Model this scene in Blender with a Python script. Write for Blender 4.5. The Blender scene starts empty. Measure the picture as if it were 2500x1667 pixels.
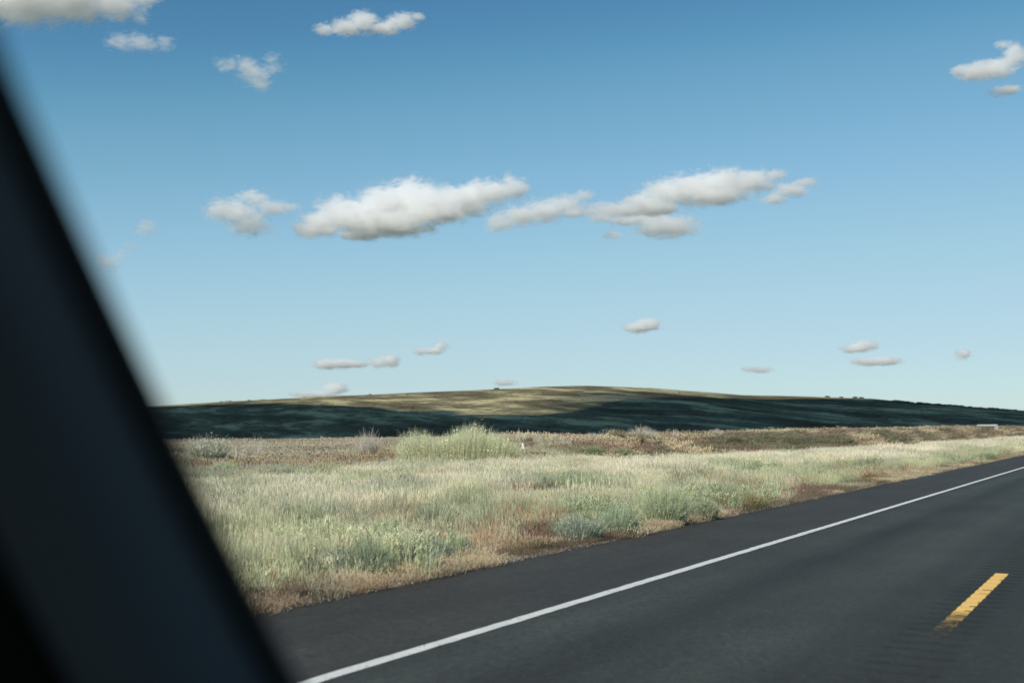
import bpy, bmesh, math, random
import numpy as np
from mathutils import Vector, Matrix, noise as mnoise

# ------------------------------------------------------------------ camera, light, exposure
scene = bpy.context.scene
R = math.radians
F = 1138.0                       # focal length in pixels of the 1024 px wide frame (40 mm on 36 mm)
H = 1.785                        # eye height inside the tall car
PITCH = math.atan(86 / F)
YAW = math.atan(.5643)           # the road runs 29 degrees to the right of the view
cam_d = bpy.data.cameras.new("camera")
cam = bpy.data.objects.new("camera", cam_d)
scene.collection.objects.link(cam)
cam.location = (0, 0, H)
cam.rotation_euler = (math.pi / 2 + PITCH, 0, 0)
cam_d.sensor_width = 36
cam_d.lens = F / 1024 * 36
cam_d.clip_start = .02
cam_d.clip_end = 200000
cam_d.dof.use_dof = True
cam_d.dof.focus_distance = 27
cam_d.dof.aperture_fstop = 1.6
scene.camera = cam

SUN_EL, SUN_AZ = R(38), R(-150)  # azimuth clockwise from the view direction: left and a little behind
sun_dir = Vector((math.sin(SUN_AZ) * math.cos(SUN_EL), math.cos(SUN_AZ) * math.cos(SUN_EL), math.sin(SUN_EL)))
world = bpy.data.worlds.new("World")
scene.world = world
world.use_nodes = True
wt = world.node_tree
wt.nodes.clear()
sky = wt.nodes.new("ShaderNodeTexSky")
sky.sky_type = 'NISHITA'
sky.sun_disc = False
sky.sun_elevation = SUN_EL
sky.sun_rotation = SUN_AZ
sky.altitude = 500
sky.air_density = 1.0
sky.dust_density = .3
sky.ozone_density = 1.0
bg = wt.nodes.new("ShaderNodeBackground")
bg.inputs[1].default_value = .088
wo = wt.nodes.new("ShaderNodeOutputWorld")
# the clear air's tone response, channel by channel
down = wt.nodes.new("ShaderNodeVectorMath")
down.operation = 'SCALE'
down.inputs['Scale'].default_value = .1
upm = wt.nodes.new("ShaderNodeVectorMath")
upm.operation = 'SCALE'
upm.inputs['Scale'].default_value = 10
crv = wt.nodes.new("ShaderNodeRGBCurve")
for ci, pts in enumerate((((.0, .0), (.15, .080), (.225, .200), (.35, .355), (.50, .465), (.62, .520), (.85, .60), (1, .66)),
                          ((.0, .0), (.24, .240), (.34, .430), (.49, .600), (.60, .680), (.70, .725), (.9, .79), (1, .84)),
                          ((.0, .0), (.39, .430), (.45, .520), (.50, .600), (.56, .680), (.61, .745), (.66, .795), (.8, .85), (1, .95)))):
    c = crv.mapping.curves[ci]
    c.points[0].location = pts[0]
    c.points[1].location = pts[-1]
    for p in pts[1:-1]:
        c.points.new(*p)
crv.mapping.update()
wt.links.new(sky.outputs[0], down.inputs[0])
wt.links.new(down.outputs[0], crv.inputs['Color'])
wt.links.new(crv.outputs[0], upm.inputs[0])
wt.links.new(upm.outputs[0], bg.inputs[0])
wt.links.new(bg.outputs[0], wo.inputs[0])

sl = bpy.data.lights.new("sun", 'SUN')
sl.energy = 4.6
sl.angle = R(.53)
sl.color = (1, .94, .82)
sun = bpy.data.objects.new("sun", sl)
sun.rotation_euler = sun_dir.to_track_quat('Z', 'Y').to_euler()
scene.collection.objects.link(sun)

scene.view_settings.view_transform = 'Standard'
scene.view_settings.look = 'None'
scene.view_settings.exposure = 0
scene.view_settings.gamma = 1
scene.render.engine = 'CYCLES'
scene.cycles.volume_bounces = 12
scene.cycles.max_bounces = 14
scene.cycles.volume_step_rate = 1.0
scene.cycles.volume_max_steps = 256
scene.cycles.use_denoising = True
scene.render.use_persistent_data = False

# ------------------------------------------------------------------ helpers
U = np.array([math.sin(YAW), math.cos(YAW)])      # along the road
N = np.array([-math.cos(YAW), math.sin(YAW)])     # away from the road, towards the field
CP, SP = math.cos(PITCH), math.sin(PITCH)


def ray(px, py):
    X, Y = (px - 512) / F, (341 - py) / F
    return np.array([X, CP - Y * SP, SP + Y * CP])


def at_y(px, py, y):                # the point on a pixel's ray at distance y ahead
    d = ray(px, py)
    return Vector((d[0] / d[1] * y, y, H + d[2] / d[1] * y))


def sd(x, y):
    return x * U[0] + y * U[1], x * N[0] + y * N[1]


def xy(s, d):
    return s * U[0] + d * N[0], s * U[1] + d * N[1]


def _hash(ix, iy, seed):
    h = (ix.astype(np.int64) * 374761393 + iy.astype(np.int64) * 668265263 + seed * 1442695041) & 0xffffffff
    h = ((h ^ (h >> 13)) * 1274126177) & 0xffffffff
    return ((h ^ (h >> 16)) & 0xffffff) / float(0xffffff)


def vnoise(x, y, seed=0):
    ix, iy = np.floor(x), np.floor(y)
    fx, fy = x - ix, y - iy
    fx, fy = fx * fx * (3 - 2 * fx), fy * fy * (3 - 2 * fy)
    a, b = _hash(ix, iy, seed), _hash(ix + 1, iy, seed)
    c, d = _hash(ix, iy + 1, seed), _hash(ix + 1, iy + 1, seed)
    return (a * (1 - fx) + b * fx) * (1 - fy) + (c * (1 - fx) + d * fx) * fy


def fbm(x, y, seed=0, octv=4, gain=.5):
    t, amp, tot = 0, 1, 0
    for i in range(octv):
        t = t + amp * vnoise(x * 2 ** i + 17.3 * i, y * 2 ** i - 9.1 * i, seed + i)
        tot += amp
        amp *= gain
    return t / tot


def sstep(a, b, x):
    t = np.clip((x - a) / (b - a), 0, 1)
    return t * t * (3 - 2 * t)


D_YEL, D_WHITE, D_EDGE = 1.70, 5.285, 7.66


def bank_foot(s):
    return 25.2 - 4.0 * sstep(50, 115, s)


def ground_z(x, y):
    """height of the verge, the field and the bank"""
    x, y = np.asarray(x, float), np.asarray(y, float)
    s, d = sd(x, y)
    dd = np.abs(d)
    out = dd - D_EDGE
    z = np.where(out > -.3, -.004 - .02 * sstep(-.3, .25, out), -.02)
    field = sstep(.3, 3, out)
    z = z - .10 * sstep(.2, 2.5, out) * (1 - sstep(4, 9, out))
    z = z + field * .22 * (fbm(s / 6, d / 6, 3) - .5) + field * .10 * (fbm(s / 1.7, d / 1.7, 8, 3) - .5)
    # the low bank that runs beside the road further along
    db = bank_foot(s)
    q = d + .9 * (fbm(s / 7, d / 30, 21) - .5)
    bank = sstep(db, db + 4.2, q) * (1 - sstep(db + 8, db + 24, d)) * sstep(46, 60, s)
    z = z - .25 * sstep(db - 7, db - 2, d) * sstep(46, 60, s) * (1 - bank)
    z = z + bank * (.86 + .40 * fbm(s / 14, d / 20, 5) + .0045 * np.clip(s - 60, 0, 150))
    # the field falls away to the valley
    z = z - 32 * sstep(118, 420, d + 26 * (fbm(s / 90, d / 90, 31) - .5)) * 1.0
    return z


def link(o, parent=None):
    scene.collection.objects.link(o)
    if parent:
        o.parent = parent
    return o


def mesh_np(name, verts, faces, mat=None, parent=None, smooth=True):
    me = bpy.data.meshes.new(name)
    verts = np.asarray(verts, np.float32)
    faces = np.asarray(faces, np.int32)
    me.vertices.add(len(verts))
    me.vertices.foreach_set("co", verts.ravel())
    k = faces.shape[1]
    me.loops.add(faces.size)
    me.loops.foreach_set("vertex_index", faces.ravel())
    me.polygons.add(len(faces))
    me.polygons.foreach_set("loop_start", np.arange(0, faces.size, k, dtype=np.int32))
    me.polygons.foreach_set("loop_total", np.full(len(faces), k, np.int32))
    me.polygons.foreach_set("use_smooth", np.full(len(faces), smooth))
    me.update(calc_edges=True)
    if mat:
        me.materials.append(mat)
    o = bpy.data.objects.new(name, me)
    return link(o, parent)


def grid_faces(nu, nv):
    i, j = np.meshgrid(np.arange(nu - 1), np.arange(nv - 1), indexing='ij')
    a = (i * nv + j).ravel()
    return np.stack([a, a + nv, a + nv + 1, a + 1], 1)


def tag(o, label=None, cat=None, group=None, kind=None):
    for k, v in (("label", label), ("category", cat), ("group", group), ("kind", kind)):
        if v:
            o[k] = v
    return o


# ------------------------------------------------------------------ node helpers
class NT:
    def __init__(self, name):
        self.m = bpy.data.materials.new(name)
        self.m.use_nodes = True
        self.t = self.m.node_tree
        self.t.nodes.clear()
        self.out = self.n("OutputMaterial")

    def n(self, kind, **kw):
        nd = self.t.nodes.new("ShaderNode" + kind)
        for k, v in kw.items():
            setattr(nd, k, v)
        return nd

    def l(self, a, b):
        self.t.links.new(a, b)

    def val(self, sock, v):
        if isinstance(v, (int, float)):
            sock.default_value = v
        elif isinstance(v, (tuple, list)):
            sock.default_value = v
        else:
            self.l(v, sock)

    def math(self, op, a, b=None, c=None, clamp=False):
        nd = self.n("Math", operation=op, use_clamp=clamp)
        self.val(nd.inputs[0], a)
        if b is not None:
            self.val(nd.inputs[1], b)
        if c is not None:
            self.val(nd.inputs[2], c)
        return nd.outputs[0]

    def vmath(self, op, a, b=None):
        nd = self.n("VectorMath", operation=op)
        self.val(nd.inputs[0], a)
        if b is not None:
            self.val(nd.inputs[1], b)
        return nd.outputs['Value'] if op in ('LENGTH', 'DOT_PRODUCT') else nd.outputs[0]

    def noise(self, vec, scale, detail=4, rough=.5, dist=0):
        nd = self.n("TexNoise")
        self.val(nd.inputs['Vector'], vec)
        nd.inputs['Scale'].default_value = scale
        nd.inputs['Detail'].default_value = detail
        nd.inputs['Roughness'].default_value = rough
        nd.inputs['Distortion'].default_value = dist
        return nd.outputs['Fac']

    def ramp(self, fac, stops):
        nd = self.n("ValToRGB")
        self.val(nd.inputs[0], fac)
        el = nd.color_ramp.elements
        while len(el) > 1:
            el.remove(el[-1])
        el[0].position, el[0].color = stops[0][0], (*stops[0][1], 1)
        for p, c in stops[1:]:
            e = el.new(p)
            e.color = (*c, 1)
        return nd.outputs[0]

    def mix(self, fac, a, b, mode='MIX'):
        nd = self.n("Mix", data_type='RGBA', blend_type=mode)
        self.val(nd.inputs[0], fac)
        self.val(nd.inputs[6], a if not isinstance(a, tuple) else (*a, 1) if len(a) == 3 else a)
        self.val(nd.inputs[7], b if not isinstance(b, tuple) else (*b, 1) if len(b) == 3 else b)
        return nd.outputs[2]

    def pos(self):
        return self.n("NewGeometry").outputs['Position']

    def road(self):
        """position turned into (along road, across road, z)"""
        p = self.pos()
        s = self.vmath('DOT_PRODUCT', p, (float(U[0]), float(U[1]), 0.0))
        d = self.vmath('DOT_PRODUCT', p, (float(N[0]), float(N[1]), 0.0))
        return s, d

    def comb(self, a, b, c=0.0):
        nd = self.n("CombineXYZ")
        for i, v in enumerate((a, b, c)):
            self.val(nd.inputs[i], v)
        return nd.outputs[0]

    def principled(self, col, rough=.9, spec=.3, bump=None, bstr=.3, bdist=.01):
        b = self.n("BsdfPrincipled")
        self.val(b.inputs['Base Color'], (*col, 1) if isinstance(col, tuple) and len(col) == 3 else col)
        self.val(b.inputs['Roughness'], rough)
        b.inputs['Specular IOR Level'].default_value = spec
        if bump is not None:
            bn = self.n("Bump")
            bn.inputs['Strength'].default_value = bstr
            bn.inputs['Distance'].default_value = bdist
            self.l(bump, bn.inputs['Height'])
            self.l(bn.outputs[0], b.inputs['Normal'])
        self.l(b.outputs[0], self.out.inputs[0])
        return self.m


# ------------------------------------------------------------------ road
def mat_asphalt():
    m = NT("asphalt")
    s, d = m.road()
    p = m.pos()
    v = m.comb(m.math('MULTIPLY', s, .06), m.math('MULTIPLY', d, 1.6), 0.0)
    streak = m.noise(v, 1.0, 5, .6)
    blot = m.noise(p, .45, 4, .6)
    grain = m.noise(p, 26, 4, .85)
    vor = m.n("TexVoronoi")
    m.l(p, vor.inputs['Vector'])
    vor.inputs['Scale'].default_value = 34
    stone = m.math('LESS_THAN', vor.outputs['Distance'], .2)
    rnd = m.n("SeparateColor")
    m.l(vor.outputs['Color'], rnd.inputs[0])
    bright = m.math('MULTIPLY', m.math('GREATER_THAN', rnd.outputs[0], .86), stone)
    # lane is a little bluer and darker than the browner shoulder
    sh = m.math('GREATER_THAN', d, D_WHITE)
    base = m.mix(sh, (.0390, .0430, .0378), (.0435, .0425, .0372))
    # polished wheel tracks (paler) and an oil-dark strip between them and along the centre
    def band(c, w):
        t = m.math('DIVIDE', m.math('ABSOLUTE', m.math('SUBTRACT', d, c)), w)
        return m.math('SMOOTH_MIN', m.math('SUBTRACT', 1.0, t, clamp=True), 1.0, .2)
    tracks = m.math('ADD', m.math('MAXIMUM', band(4.72, .5), 0.0), m.math('MAXIMUM', band(2.95, .5), 0.0))
    k = m.math('MULTIPLY_ADD', tracks, .30, .88)
    dark = m.math('ADD', m.math('MAXIMUM', band(4.0, .45), 0.0), m.math('MAXIMUM', band(1.5, 1.0), 0.0))
    k = m.math('SUBTRACT', k, m.math('MULTIPLY', dark, .24))
    # darker, blotchy tone along the cut bars
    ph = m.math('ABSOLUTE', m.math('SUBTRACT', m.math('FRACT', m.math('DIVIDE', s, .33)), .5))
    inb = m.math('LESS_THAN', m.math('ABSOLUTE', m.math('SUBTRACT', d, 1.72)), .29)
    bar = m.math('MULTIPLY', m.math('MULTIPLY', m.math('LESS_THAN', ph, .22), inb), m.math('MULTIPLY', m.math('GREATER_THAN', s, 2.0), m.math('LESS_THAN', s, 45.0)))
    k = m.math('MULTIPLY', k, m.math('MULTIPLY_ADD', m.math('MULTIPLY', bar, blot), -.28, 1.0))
    k = m.math('MULTIPLY', k, m.math('MULTIPLY_ADD', streak, .7, .65))
    k = m.math('MULTIPLY', k, m.math('MULTIPLY_ADD', blot, .5, .75))
    mid = m.noise(p, 11, 5, .85)
    mid = m.math('MULTIPLY_ADD', m.math('SUBTRACT', mid, .5), 2.2, .5, clamp=True)
    patch = m.noise(m.comb(m.math('MULTIPLY', s, .35), m.math('MULTIPLY', d, .8), 0.0), 1.0, 5, .65)
    k = m.math('MULTIPLY', k, m.math('MULTIPLY_ADD', patch, .9, .55))
    k = m.math('MULTIPLY', k, m.math('MULTIPLY_ADD', grain, 1.7, .15))
    k = m.math('MULTIPLY', k, m.math('MULTIPLY_ADD', mid, .95, .52))
    col = m.vmath('MULTIPLY', base, m.comb(k, k, k))
    col = m.mix(m.math('MULTIPLY', bright, .6), col, (.16, .16, .15))
    return m.principled(col, .82, .35, m.math('ADD', grain, m.math('MULTIPLY', blot, .3)), .5, .006)


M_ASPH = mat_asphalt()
D0 = -8.2


def road_profile(d):
    return -.0035 * abs(d - D_YEL)


def groove(s, d):
    """cut rumble bars across the centre line"""
    ph = (s / .33) % 1.0
    g = np.clip(1 - np.abs(ph - .5) / .24, 0, 1) ** .6
    w = sstep(.30, .27, np.abs(d - 1.72))
    return g * w


# the strip with the cut bars is finely divided, the rest of the road is plain
def strip(name, s_vals, d_vals, lift, mat, mask=None, groove_on=True, jitter=0.0):
    S, Dv = np.meshgrid(s_vals, d_vals, indexing='ij')
    if jitter:
        Dv = Dv + jitter * (fbm(S * 9, Dv * 3, 77, 3) - .5) * (np.abs(Dv - Dv.mean()) > .01)
    Z = np.vectorize(road_profile)(Dv) + lift
    if groove_on:
        Z = Z - .009 * groove(S, Dv)
    X, Y = xy(S, Dv)
    V = np.stack([X.ravel(), Y.ravel(), Z.ravel()], 1)
    Fc = grid_faces(len(s_vals), len(d_vals))
    if mask is not None:
        keep = mask(S.ravel(), Dv.ravel())
        Fc = Fc[keep[Fc].all(1)]
    Fc = Fc[:, ::-1] if False else Fc
    return V, Fc


def merge(parts):
    Vs, Fs, off = [], [], 0
    for v, f in parts:
        Vs.append(v)
        Fs.append(f + off)
        off += len(v)
    return np.concatenate(Vs), np.concatenate(Fs)


def up(f):
    return f


far_s = np.concatenate([-np.geomspace(4, 3000, 20)[::-1], [2.0]])
s_far2 = np.concatenate([[45.0], np.geomspace(50, 3000, 24)])
fine_s = np.arange(2.0, 45.001, .03)
CEN = np.linspace(1.32, 2.12, 14)
right_d = np.array([D0, -5.5, -3.0, 0.0, CEN[0]])
parts = []
for sv in (far_s, s_far2):
    parts.append(strip("r", sv, CEN, 0, None, groove_on=False))
parts.append(strip("r", fine_s, CEN, 0, None))
alls = np.concatenate([far_s, [45.0], s_far2[1:]])
parts.append(strip("r", alls, right_d, 0, None, groove_on=False))
# outer edge crumbles a little
es = np.concatenate([far_s, np.arange(2.3, 90, .12), np.geomspace(95, 3000, 20)])
ed = np.array([CEN[-1], 3.0, 5.3, 7.4, D_EDGE])
Vv, Ff = strip("r", es, ed, 0, None, groove_on=False)
Vr = Vv.reshape(len(es), len(ed), 3)
jit = .24 * (fbm(es * 1.3, es * 0, 41, 6, .7) - .5)
Vr[:, -1, 0] += N[0] * jit
Vr[:, -1, 1] += N[1] * jit
edge_low = Vr[:, -1, :].copy()
edge_low[:, 2] -= .10
edge_low[:, 0] += N[0] * .05
edge_low[:, 1] += N[1] * .05
Vr = np.concatenate([Vr, edge_low[:, None, :]], 1)
parts.append((Vr.reshape(-1, 3), grid_faces(len(es), len(ed) + 1)))
V, Fc = merge(parts)
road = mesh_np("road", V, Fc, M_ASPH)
tag(road, kind="structure")


def mat_paint(name, col, wear, seed):
    m = NT(name)
    p = m.pos()
    n1 = m.noise(p, 24, 5, .7)
    n2 = m.noise(p, 1.6, 5, .75)
    k = m.math('MULTIPLY_ADD', n2, .6, .68)
    c = m.vmath('MULTIPLY', m.mix(1.0, col, col), m.comb(k, k, k))
    chip = m.math('GREATER_THAN', m.math('ADD', n1, m.math('MULTIPLY', n2, .25)), wear)
    c = m.mix(m.math('MULTIPLY', chip, .75), c, (.07, .07, .065))
    return m.principled(c, .7, .35, n1, .2, .003)


M_WHITE = mat_paint("white_paint", (.64, .645, .61), .74, 0)


def mat_dash():
    """yellow paint, rubbed away towards the near end of every dash"""
    m = NT("yellow_paint")
    s, d = m.road()
    p = m.pos()
    n1 = m.noise(p, 40, 5, .7)
    n2 = m.noise(p, 6, 4, .7)
    rest = m.math('MULTIPLY', m.math('FRACT', m.math('DIVIDE', m.math('ADD', s, .35 + 1.9), 12.2)), 12.2)   # metres from the strip's start
    t_ = m.math('DIVIDE', m.math('SUBTRACT', rest, 1.9), .12)
    bare = m.math('SUBTRACT', .5, m.math('MULTIPLY', t_, .5), clamp=True)       # 1 before the sound paint, 0 on it
    faint = m.math('DIVIDE', rest, 1.9, clamp=True)
    left = m.math('MULTIPLY', m.math('POWER', faint, 1.4), .62)
    speck = m.math('ADD', m.math('MULTIPLY', n1, .6), m.math('MULTIPLY', n2, .4))
    some = m.math('MULTIPLY', m.math('SUBTRACT', m.math('MULTIPLY_ADD', left, .42, .10), m.math('SUBTRACT', speck, .30)), 7.0, clamp=True)
    side_ = m.math('DIVIDE', m.math('SUBTRACT', m.math('ABSOLUTE', m.math('SUBTRACT', d, 1.71)), .060), .012, clamp=True)
    chip = m.math('SUBTRACT', 1.0, m.math('MULTIPLY', m.math('GREATER_THAN', m.math('ADD', speck, m.math('MULTIPLY', side_, .07)), .63), .8))
    vis = m.math('ADD', m.math('MULTIPLY', bare, m.math('MULTIPLY', some, .5)), m.math('MULTIPLY', m.math('SUBTRACT', 1.0, bare), chip))
    k = m.math('MULTIPLY_ADD', n2, .25, .87)
    b = m.n("BsdfPrincipled")
    m.l(m.vmath('MULTIPLY', m.mix(1.0, (.76, .48, .13), (.76, .48, .13)), m.comb(k, k, k)), b.inputs['Base Color'])
    b.inputs['Roughness'].default_value = .7
    tr = m.n("BsdfTransparent")
    mx = m.n("MixShader")
    m.l(vis, mx.inputs[0])
    m.l(tr.outputs[0], mx.inputs[1])
    m.l(b.outputs[0], mx.inputs[2])
    m.l(mx.outputs[0], m.out.inputs[0])
    return m.m


M_YEL = mat_dash()

ws = np.concatenate([-np.geomspace(4, 1500, 14)[::-1], np.arange(0, 120, .15), np.geomspace(121, 2500, 30)])
V, Fc = strip("w", ws, D_WHITE + np.array([-.068, -.045, 0, .045, .068]), .004, None, groove_on=False, jitter=.03)
o = mesh_np("edge_line", V, Fc, M_WHITE)
tag(o, kind="structure")

# the yellow dashes, worn through at their near ends
def dash(s0, s1):
    sv = np.arange(s0 - 1.9, s1, .010)
    dv = np.linspace(1.635, 1.785, 26)
    def mk(S, Dd):
        gr = groove(S, Dd)
        S2 = S + .05 * (np.abs(Dd - 1.71) / .075) ** 3 * np.sign(S - (s0 + s1) / 2)
        cut = (gr > .86) & (vnoise(S * 1.9, Dd * 3, 15) > .38) & (Dd < 1.64 + .11 * vnoise(S * 3, Dd * 0 + 2, 6))
        return (S2 < s1) & ~cut
    return strip("y", sv, dv, .004, None, mask=mk)



for s0, s1 in ((-.35, 3.1), (11.85, 15.3), (24.05, 27.5), (36.25, 39.7)):
    V, Fc = dash(s0, s1)
    V = V[:, :]
    o = mesh_np("centre_dash", V, Fc, M_YEL)
    tag(o, kind="structure")


# ------------------------------------------------------------------ ground sheet
def mat_ground():
    m = NT("dry_soil_and_litter")
    s, d = m.road()
    p = m.pos()
    n1 = m.noise(p, .35, 5, .6)
    n2 = m.noise(p, 3.0, 5, .7)
    n3 = m.noise(p, 30, 4, .7)
    v = m.comb(m.math('MULTIPLY', s, .03), m.math('MULTIPLY', d, .09), 0.0)
    big = m.noise(v, 1.0, 6, .6)
    litter = m.ramp(m.math('MULTIPLY_ADD', n3, .6, m.math('MULTIPLY', n2, .4)),
                    [(.25, (.085, .062, .040)), (.45, (.24, .175, .105)), (.62, (.36, .285, .18)), (.8, (.46, .39, .27))])
    brush = m.ramp(m.math('MULTIPLY_ADD', n2, .35, m.math('MULTIPLY', big, .65)),
                   [(.3, (.10, .105, .085)), (.45, (.19, .18, .15)), (.6, (.26, .24, .20)), (.72, (.33, .30, .23))])
    green = m.ramp(n1, [(.35, (.10, .125, .07)), (.6, (.20, .19, .12))])
    far = m.math('DIVIDE', m.math('SUBTRACT', d, 36.0), 14.0, clamp=True)
    col = m.mix(far, m.mix(m.math('MULTIPLY', m.math('GREATER_THAN', n1, .56), .5), litter, green), brush)
    vfar = m.math('DIVIDE', m.math('SUBTRACT', d, 190.0), 60.0, clamp=True)
    col = m.mix(vfar, col, m.ramp(big, [(.3, (.05, .065, .04)), (.7, (.10, .11, .07))]))
    return m.principled(col, .95, .1, m.math('ADD', n2, n3), .6, .05)


M_GROUND = mat_ground()


def graded(lo, hi, step, reach, grow=1.12):
    a = list(np.arange(lo, hi + 1e-6, step))
    st = step
    while a[-1] < reach:
        st *= grow
        a.append(a[-1] + st)
    st = step
    b = [lo]
    while b[-1] > -reach:
        st *= grow
        b.append(b[-1] - st)
    return np.array(sorted(set(b[1:] + a)))


gx = graded(0, 110, .5, 45000)       # along the road
gy = graded(7, 50, .33, 45000)       # across it
S, Dv = np.meshgrid(gx, gy, indexing='ij')
X, Y = xy(S, Dv)
Z = ground_z(X, Y)
# the sheet passes under the road
Z = np.where(np.abs(Dv) < D_EDGE - .5, -.16, Z - .012)
V = np.stack([X.ravel(), Y.ravel(), Z.ravel()], 1)
ground = mesh_np("ground", V, grid_faces(len(gx), len(gy)), M_GROUND)
tag(ground, kind="structure")

# ------------------------------------------------------------------ the hill
RIDGE = [(-900, 1035), (-500, 985), (0, 946), (330, 933), (500, 922), (700, 912), (900, 903), (1140, 893), (1250, 887), (1350, 885), (1500, 890), (1700, 906),
         (1900, 911), (2000, 914), (2100, 925), (2200, 932), (2352, 944), (2600, 962), (3000, 985), (3500, 1008), (4200, 1035)]
RY = 2100.0
rx = np.array([(p[0] * .4354 - 512) / F * RY for p in RIDGE])
rz = np.array([H + (427 - p[1] * .4354) / F * RY for p in RIDGE])


def hill_z(x, y):
    ridge = np.interp(x, rx, rz)
    ridge = ridge + 1.2 * (fbm(x / 60, x * 0 + 3, 51, 4) - .5)
    t = np.clip((y - 560) / (RY - 560), 0, 1)
    prof = .12 * t + .88 * t ** 1.25 * (1.25 - .25 * t)
    base = -36.0
    z = base + (ridge - base) * prof
    # long soft gullies that run down the slope, and small relief
    w = np.sin(np.clip(t, 0, 1) * math.pi)
    gx_ = x + .35 * (y - RY)
    z = z + w * (10 * (fbm(gx_ / 230, y / 900, 61, 3) - .5) + 6 * (fbm(gx_ / 90, y / 260, 63, 4) - .5) + 3.5 * (fbm(gx_ / 26, y / 60, 65, 4) - .5))
    back = np.clip((y - RY) / 2200, 0, 1)
    z = np.where(y > RY, (ridge * (1 - back) ** 1.0 + base * back) - 6 * sstep(0, 300, y - RY), z)
    fade = sstep(2900, 2400, np.abs(x - 150))
    return base - 6 + (z - base + 6) * fade


hx = np.concatenate([np.linspace(-2900, -1300, 40)[:-1], np.linspace(-1300, 1500, 420), np.linspace(1500, 3200, 40)[1:]])
hy = np.concatenate([np.linspace(520, RY, 240), np.linspace(RY, 4400, 30)[1:]])
X, Y = np.meshgrid(hx, hy, indexing='ij')
Z = hill_z(X, Y)


def mat_hill():
    m = NT("hill_grass")
    p = m.pos()
    sep = m.n("SeparateXYZ")
    m.l(p, sep.inputs[0])
    # coordinates stretched along the slope's fall so patches read as flow down the hill
    sk = m.comb(m.math('MULTIPLY_ADD', sep.outputs[1], .35, sep.outputs[0]), m.math('MULTIPLY', sep.outputs[1], .45), 0.0)
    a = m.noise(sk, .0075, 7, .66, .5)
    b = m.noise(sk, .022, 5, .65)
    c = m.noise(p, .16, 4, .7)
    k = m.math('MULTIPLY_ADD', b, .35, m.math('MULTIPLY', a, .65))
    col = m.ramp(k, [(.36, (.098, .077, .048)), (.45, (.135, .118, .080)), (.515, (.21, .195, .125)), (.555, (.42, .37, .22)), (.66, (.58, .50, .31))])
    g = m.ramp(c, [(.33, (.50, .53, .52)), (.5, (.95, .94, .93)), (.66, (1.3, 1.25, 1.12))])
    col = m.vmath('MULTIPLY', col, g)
    dots = m.n("TexVoronoi")
    m.l(p, dots.inputs['Vector'])
    dots.inputs['Scale'].default_value = .06
    near = m.math('LESS_THAN', dots.outputs['Distance'], .13)
    rr = m.n("SeparateColor")
    m.l(dots.outputs['Color'], rr.inputs[0])
    dd = m.math('MULTIPLY', near, m.math('GREATER_THAN', rr.outputs[0], .6))
    col = m.mix(m.math('MULTIPLY', dd, .8), col, (.035, .045, .03))
    return m.principled(col, 1.0, 0.0, m.math('ADD', b, c), .7, 3.0)


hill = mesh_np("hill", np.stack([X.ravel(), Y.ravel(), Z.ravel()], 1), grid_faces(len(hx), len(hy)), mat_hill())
tag(hill, kind="structure")


def hill_at(px, py):
    """march the pixel's ray to the hill"""
    d = ray(px, py)
    ys = np.linspace(600, 4300, 8000)
    xs = d[0] / d[1] * ys
    zs = H + d[2] / d[1] * ys
    hit = np.nonzero(zs < hill_z(xs, ys))[0]
    i = hit[0] if len(hit) else int(np.argmin(np.abs(ys - RY)))
    return Vector((xs[i], ys[i], zs[i]))


def ground_at(x, y, sc=.4354):
    """point of the ground seen at a place of the photograph"""
    d = ray(x * sc, y * sc)
    ts = np.geomspace(4, 400, 6000)
    P = d[None] * ts[:, None]
    hit = np.nonzero(P[:, 2] + H < ground_z(P[:, 0], P[:, 1]))[0]
    i = hit[0] if len(hit) else len(ts) - 1
    return float(P[i, 0]), float(P[i, 1]), float(ground_z(P[i, 0], P[i, 1]))


# ------------------------------------------------------------------ the cloud whose shadow lies on the hill
# outline of the shadow as it lies on the slope, lifted along the sunlight to the cloud's height
SH = [(-700, 950), (0, 940), (330, 935), (500, 938), (700, 943), (820, 946), (860, 957), (900, 967), (960, 962), (1050, 952), (1180, 951), (1290, 947), (1340, 935), (1400, 922),
      (1480, 915), (1560, 912), (1640, 913), (1720, 915)]
CLOUD_ALT = 1150.0
top_pts = []
for x, y in SH:
    p = hill_at(x * .4354, y * .4354)
    t = (CLOUD_ALT - p.z) / sun_dir.z
    top_pts.append((p.x + sun_dir.x * t, p.y + sun_dir.y * t))
off = Vector((sun_dir.x, sun_dir.y)) * (CLOUD_ALT / sun_dir.z)
# close the outline: over the ridge on the right, and back along the near side over the valley
extra = [(900, 2250), (1700, 2600), (2500, 2300), (2500, 700), (1000, 640), (300, 560), (-500, 520), (-1500, 560), (-2300, 900), (-2300, 1500)]
poly = top_pts + [(x + off.x, y + off.y) for x, y in extra]


def mat_volume_plain(name, dens):
    m = NT(name)
    v = m.n("VolumeScatter")
    v.inputs['Color'].default_value = (.93, .94, .96, 1)
    v.inputs['Density'].default_value = dens
    v.inputs['Anisotropy'].default_value = .5
    m.l(v.outputs[0], m.out.inputs['Volume'])
    return m.m


def dense_outline(pts, step=22, amp=10, seed=1):
    out = []
    n = len(pts)
    for i in range(n):
        a, b = np.array(pts[i]), np.array(pts[(i + 1) % n])
        k = max(1, int(np.linalg.norm(b - a) / step))
        for j in range(k):
            q = a + (b - a) * j / k
            nn = np.array([float(fbm(np.array(q[0] / 60), np.array(q[1] / 60), seed, 4)), float(fbm(np.array(q[0] / 60), np.array(q[1] / 60), seed + 9, 4))]) - .5
            out.append(q + nn * amp * 2)
    return out


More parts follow.
